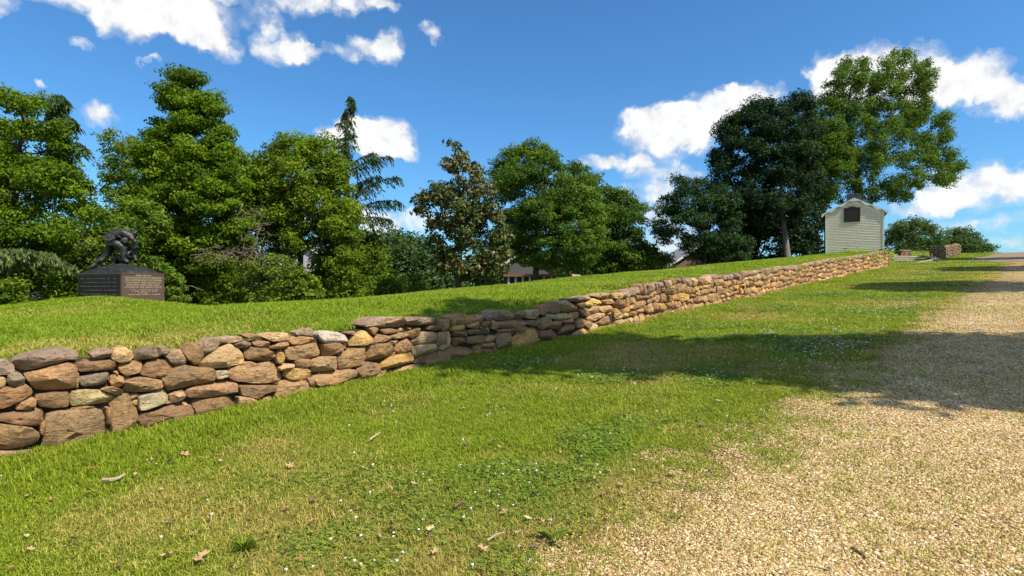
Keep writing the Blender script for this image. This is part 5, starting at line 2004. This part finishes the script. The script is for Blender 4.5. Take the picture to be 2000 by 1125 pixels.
# gravel
M_PEB, t, out = new_mat('pebble')
sh_ = t.attr('shade')
c = t.ramp(sh_, [(0.0, (.14, .085, .035)), (0.15, (.33, .20, .078)), (0.4, (.48, .32, .135)), (0.65, (.57, .405, .185)), (0.88, (.65, .505, .27)), (0.985, (.80, .69, .50)), (1.0, (.22, .19, .14))])
tcp = t.node('ShaderNodeNewGeometry').outputs['Position']
c = t.mix(t.m('MULTIPLY', t.ss(t.noise(tcp, 90, 3), .5, .7), .3), c, (.42, .27, .14))
principled(t, out, c, .75, spec=.25)
bm = bmesh.new()
bmesh.ops.create_icosphere(bm, subdivisions=1, radius=1)
icoV = np.array([tuple(q.co) for q in bm.verts])
icoF = np.array([[q.index for q in f_.verts] for f_ in bm.faces])
bm.free()


def pebbles(n, radius, rg):
    V, Fc, S_ = [], [], []
    for k in range(n):
        r = radius * math.sqrt(rg.uniform())
        a = rg.uniform(0, 6.283)
        sz = .0036 * math.exp(abs(rg.normal()) * .45)
        sc3 = sz * np.array([rg.uniform(.8, 1.5), rg.uniform(.7, 1.2), rg.uniform(.35, .65)])
        q = icoV * (1 + rg.normal(0, .13, (len(icoV), 1))) * sc3
        th = rg.uniform(0, 6.283)
        R_ = np.array([[math.cos(th), -math.sin(th), 0], [math.sin(th), math.cos(th), 0], [0, 0, 1]])
        q = q @ R_.T + np.array([r * math.cos(a), r * math.sin(a), sc3[2] * rg.uniform(-.3, .6)])
        Fc.append(icoF + len(icoV) * k)
        V.append(q)
        S_ += [rg.uniform()] * len(icoV)
    me = npmesh('pebbles', np.concatenate(V), np.concatenate(Fc))
    set_attr(me, 'shade', np.array(S_))
    return me


peb_p = [proto('pebbles', pebbles(260, .15, rg), M_PEB) for k in range(6)]
S = sample(-3, 40, -4.5, 2.6, lambda d: .085 + .012 * max(0, d - 2.5), rg)
u, v, s = S.T
x, y = XY(u, v)
z = H(u, v)
edge_ = 1.92 - .012 * np.clip(u, 0, 40) + .03 * np.sin(u * 2.3) + .03 * np.sin(u * 5.1 + 1)
keep = visible(x, y, z) & (rg.uniform(0, 1, len(u)) < np.clip((edge_ + .45 - v) / 1.1, .0, 1) ** 1.3)
k = np.where(keep)[0]
f_ = s[k] / .085
f3 = np.clip(f_, 1, 3.5)
scatter('gravel', peb_p, np.stack([x[k], y[k], z[k] + .006], 1), normal_at(u[k], v[k]), rg.uniform(0, 6.28, len(k)), np.stack([f3 ** .5, f3 ** .5, f3 ** .35], 1), np.zeros(len(k)), rg.integers(0, 6, len(k)),
        label='loose tan pebbles of the gravel road')
# thin grass coming up through the gravel
thin_p = [proto('sparse_tuft', blades(26, .09, .015, .045, .0035, rg, .9), G_LAWN) for k in range(4)]
wn = vnoise(x, y, 1.3, 44)
keep2 = visible(x, y, z) & (rg.uniform(0, 1, len(u)) < np.clip((wn - .30) * 1.9, .08, .85) + .8 * ss(.6, 1.7, v))
k = np.where(keep2)[0]
f_ = np.clip(s[k] / .085, 1, 3)
scatter('road_weeds', thin_p, np.stack([x[k], y[k], z[k]], 1), normal_at(u[k], v[k]), rg.uniform(0, 6.28, len(k)), np.stack([f_, f_, np.ones(len(k))], 1), np.clip(rg.normal(.45, .25, len(k)), 0, 1), rg.integers(0, 4, len(k)),
        label='sparse short grass coming up through the gravel')

# ------------------------------------------------------------------ fallen leaves, twigs, weeds
LEAF_MATS = [simple('leaf_tan', (.42, .26, .13), .75, .2, 30), simple('leaf_rust', (.34, .16, .07), .75, .25, 30), simple('leaf_pale', (.50, .37, .20), .75, .15, 30), simple('leaf_brown', (.16, .09, .05), .8, .3, 30)]


def leaf_blade(kind, rg):
    n = 20
    V = [(0, 0, .0)]
    cu = rg.uniform(.25, .6)
    tw = rg.uniform(-.4, .4)
    for k in range(n):
        a = 2 * math.pi * k / n
        if kind == 0:
            r = .75 + .28 * math.cos(5 * a)
        elif kind == 1:
            r = .55 + .12 * math.cos(6 * a)
        else:
            r = .8
        X_, Y_ = r * math.cos(a) * 1.15, r * math.sin(a) * (.8 if kind < 2 else .34)
        V.append((X_, Y_, cu * (Y_ * Y_ + .35 * X_ * X_) + tw * X_ * Y_ + rg.normal() * .06))
    m = len(V)
    V += [(-1.15, .03, .05), (-1.9, .05, .18), (-1.9, 0.0, .18), (-1.15, -.03, .05)]
    return pymesh('fallen_leaf', V, [(0, 1 + k, 1 + (k + 1) % n) for k in range(n)] + [(m, m + 1, m + 2, m + 3)])


rgl = np.random.default_rng(77)
leaf_me = []
for mi, mt in enumerate(LEAF_MATS):
    for kd in range(3):
        me = leaf_blade(kd, rgl)
        me.materials.append(mt)
        leaf_me.append((me, mi))
LEAVES = []
for (ox, oy, k_, txt) in (
    (0, 850, 3.333, "610 250 1,880 285 0,805 160 0,1025 135 2,990 195 0,1100 205 3,1205 155 0,1465 240 0,1890 235 0,170 700 2,480 720 2,510 640 1,490 520 1,575 410 1,1050 390 0,1100 460 1,1325 830 0,1290 860 0,1090 830 0,1850 805 0,1960 855 1,80 910 1,185 430 0,330 460 0,1860 520 1,1250 690 0,1100 600 3,1760 440 3,780 880 3,1440 200 2,200 790 0,440 765 2"),
    (600, 850, 3.333, "20 65 2,140 425 1,700 355 2,930 370 3,1325 125 0,1210 75 0,885 130 0,1475 425 0,1935 425 2,1610 225 0,1970 270 0,20 605 1,1435 585 2,1370 680 2,1145 790 0,1105 700 3,800 655 2,790 690 2,1515 750 1,1530 605 0,1285 545 0,475 705 2,545 660 0,1480 775 3,830 810 0,40 460 3,1360 485 1,1035 85 3,1960 575 1,1250 110 2"),
    (1200, 750, 3.75, "305 320 2,770 155 2,760 250 0,610 270 3,640 330 3,365 740 0,310 760 1,60 840 2,200 655 2,540 660 2,160 570 2,235 580 2,440 695 0,45 785 0,1000 325 2,1640 205 1,700 690 3"),
    (860, 520, 3.75, "135 870 1,160 1065 2,1420 885 0,1020 785 2,460 855 0"),
    (440, 580, 3.75, "325 910 2,625 1080 2,1710 640 1,1735 845 2"),
    (0, 620, 3.75, "905 1045 1,1110 1080 0,1345 1035 1,1160 1015 2,1590 900 2,1240 1095 3,690 500 3")):
    for it in txt.split(','):
        a_, b_, c_ = it.split()
        LEAVES.append((ox + float(a_) / k_, oy + float(b_) / k_, int(c_)))
LEAF_LABEL = ['curled dry tan leaf', 'dry rust-orange leaf', 'pale bleached leaf', 'dark brown shrivelled leaf']
ORD = ['first', 'second', 'third', 'fourth', 'fifth', 'sixth', 'seventh', 'eighth', 'ninth', 'tenth', 'eleventh', 'twelfth', 'thirteenth', 'fourteenth', 'fifteenth', 'sixteenth', 'seventeenth', 'eighteenth', 'nineteenth', 'twentieth', 'next']


def leaf_band(q):
    if q[0] > 1180:
        return 'beside the gravel edge'
    return 'near the lower picture edge' if q[1] > 1010 else ('on the open middle lawn' if q[1] > 880 else 'on the grass closer to the wall')


for (px, py, mi) in LEAVES:
    x, y, z = on_ground(px, py)
    opts = [m_ for m_, q in leaf_me if q == mi]
    o = bpy.data.objects.new('fallen_leaf', opts[rgl.integers(0, 3)])
    col.objects.link(o)
    nrm = Vector(normal_at(*[np.array(q) for q in UV(x, y)]))
    sz = rgl.uniform(.022, .042) * (1.1 if mi == 2 else 1.0)
    o.scale = (sz, sz, sz)
    o.rotation_euler = (rgl.normal() * .3, rgl.normal() * .3, rgl.uniform(0, 6.28))
    o.location = (x, y, z + .045)
    band = 'near the lower picture edge' if py > 1010 else ('on the open middle lawn' if py > 880 else 'on the grass closer to the wall')
    if px > 1180:
        band = 'beside the gravel edge'
    key_ = [q for q in LEAVES if q[2] == mi and leaf_band(q) == band]
    rank = sorted(key_).index((px, py, mi))
    tag(o, '%s, %s from the left %s' % (LEAF_LABEL[mi], ORD[rank], band), 'leaf', ['tan fallen leaves', 'rust fallen leaves', 'pale fallen leaves', 'dark fallen leaves'][mi])


def twig(name, label, pts, r, mat, cat='twig'):
    b = MB()
    P = []
    for (px, py, h_) in pts:
        x, y, z = on_ground(px, py)
        P.append(Vector((x, y, z + h_)))
    b.tube(P, [r * q for q in np.linspace(1, .5, len(P))], 6)
    return tag(b.build(name, mat), label, cat)


M_TWIG = simple('pale_twig', (.40, .31, .21), .85, .2, 30)
twig('bark_strip', 'curved strip of tan bark lying alone on the lawn', [(202, 948, .04), (216, 949, .045), (231, 947, .05), (244, 941, .06)], .018, M_TWIG, 'bark')
twig('twig', 'short pale stick on dry grass mid-lawn', [(722, 870, .05), (732, 863, .055), (743, 857, .06)], .011, M_TWIG)
twig('twig', 'crooked twig lying in the clover by the gravel', [(952, 1073, .05), (968, 1066, .06), (985, 1060, .06)], .006, M_TWIG)
twig('twig', 'brown forked stick on grass above the clover patch', [(886, 1006, .05), (895, 1000, .05), (907, 994, .06)], .010, LEAF_MATS[3])
twig('twig', 'dark stick lying on the gravel', [(1664, 1075, .01), (1677, 1084, .015), (1692, 1095, .012)], .012, LEAF_MATS[3])
twig('twig', 'thin tan stick across the gravel by the lower edge', [(1580, 1110, .012), (1600, 1114, .014), (1625, 1120, .012)], .006, M_TWIG)


def weed(label, px, py, n, ln, wd, mat, lift, seed):
    rg = np.random.default_rng(seed)
    x, y, z = on_ground(px, py)
    a = rg.uniform(0, 6.283, n)
    L = ln * rg.uniform(.6, 1.1, n)
    P0 = np.array([x, y, z])
    el = rg.uniform(.2, lift, n)
    ax = np.stack([np.cos(a) * np.cos(el), np.sin(a) * np.cos(el), np.sin(el)], 1)
    P = P0 + ax * (L * .55)[:, None]
    nn = unit(np.cross(ax, np.stack([-np.sin(a), np.cos(a), 0 * a], 1)))
    nn *= np.sign(nn[:, 2:3])
    V, Fc = leaf_quads(P, nn, ax, L, wd * rg.uniform(.7, 1.2, n), .15)
    me = npmesh('weed', V, Fc)
    set_attr(me, 'tint', np.repeat(rg.uniform(.2, .9, n), 4))
    return tag(link('weed', me, mat), label, 'weed')


weed('dark green coarse grass tuft in the near lawn', 478, 1078, 90, .12, .012, L_BROAD, 1.2, 1)
weed('flat rosette weed left of the dark grass tuft', 384, 942, 14, .09, .025, L_BROAD, .5, 2)
weed('pale broad-leaved weed at the gravel edge', 1082, 1058, 9, .13, .055, L_LIME, .9, 3)
weed('small dark weed on the gravel shoulder', 1322, 1014, 20, .05, .014, L_BROAD, .9, 4)
weed('leafy weed growing at the wall foot beside shaded stones', 1126, 650, 60, .16, .05, L_BROAD, 1.3, 5)
weed('leafy weed growing from the joints of the sunlit wall', 1152, 642, 50, .14, .045, L_BROAD, 1.4, 6)
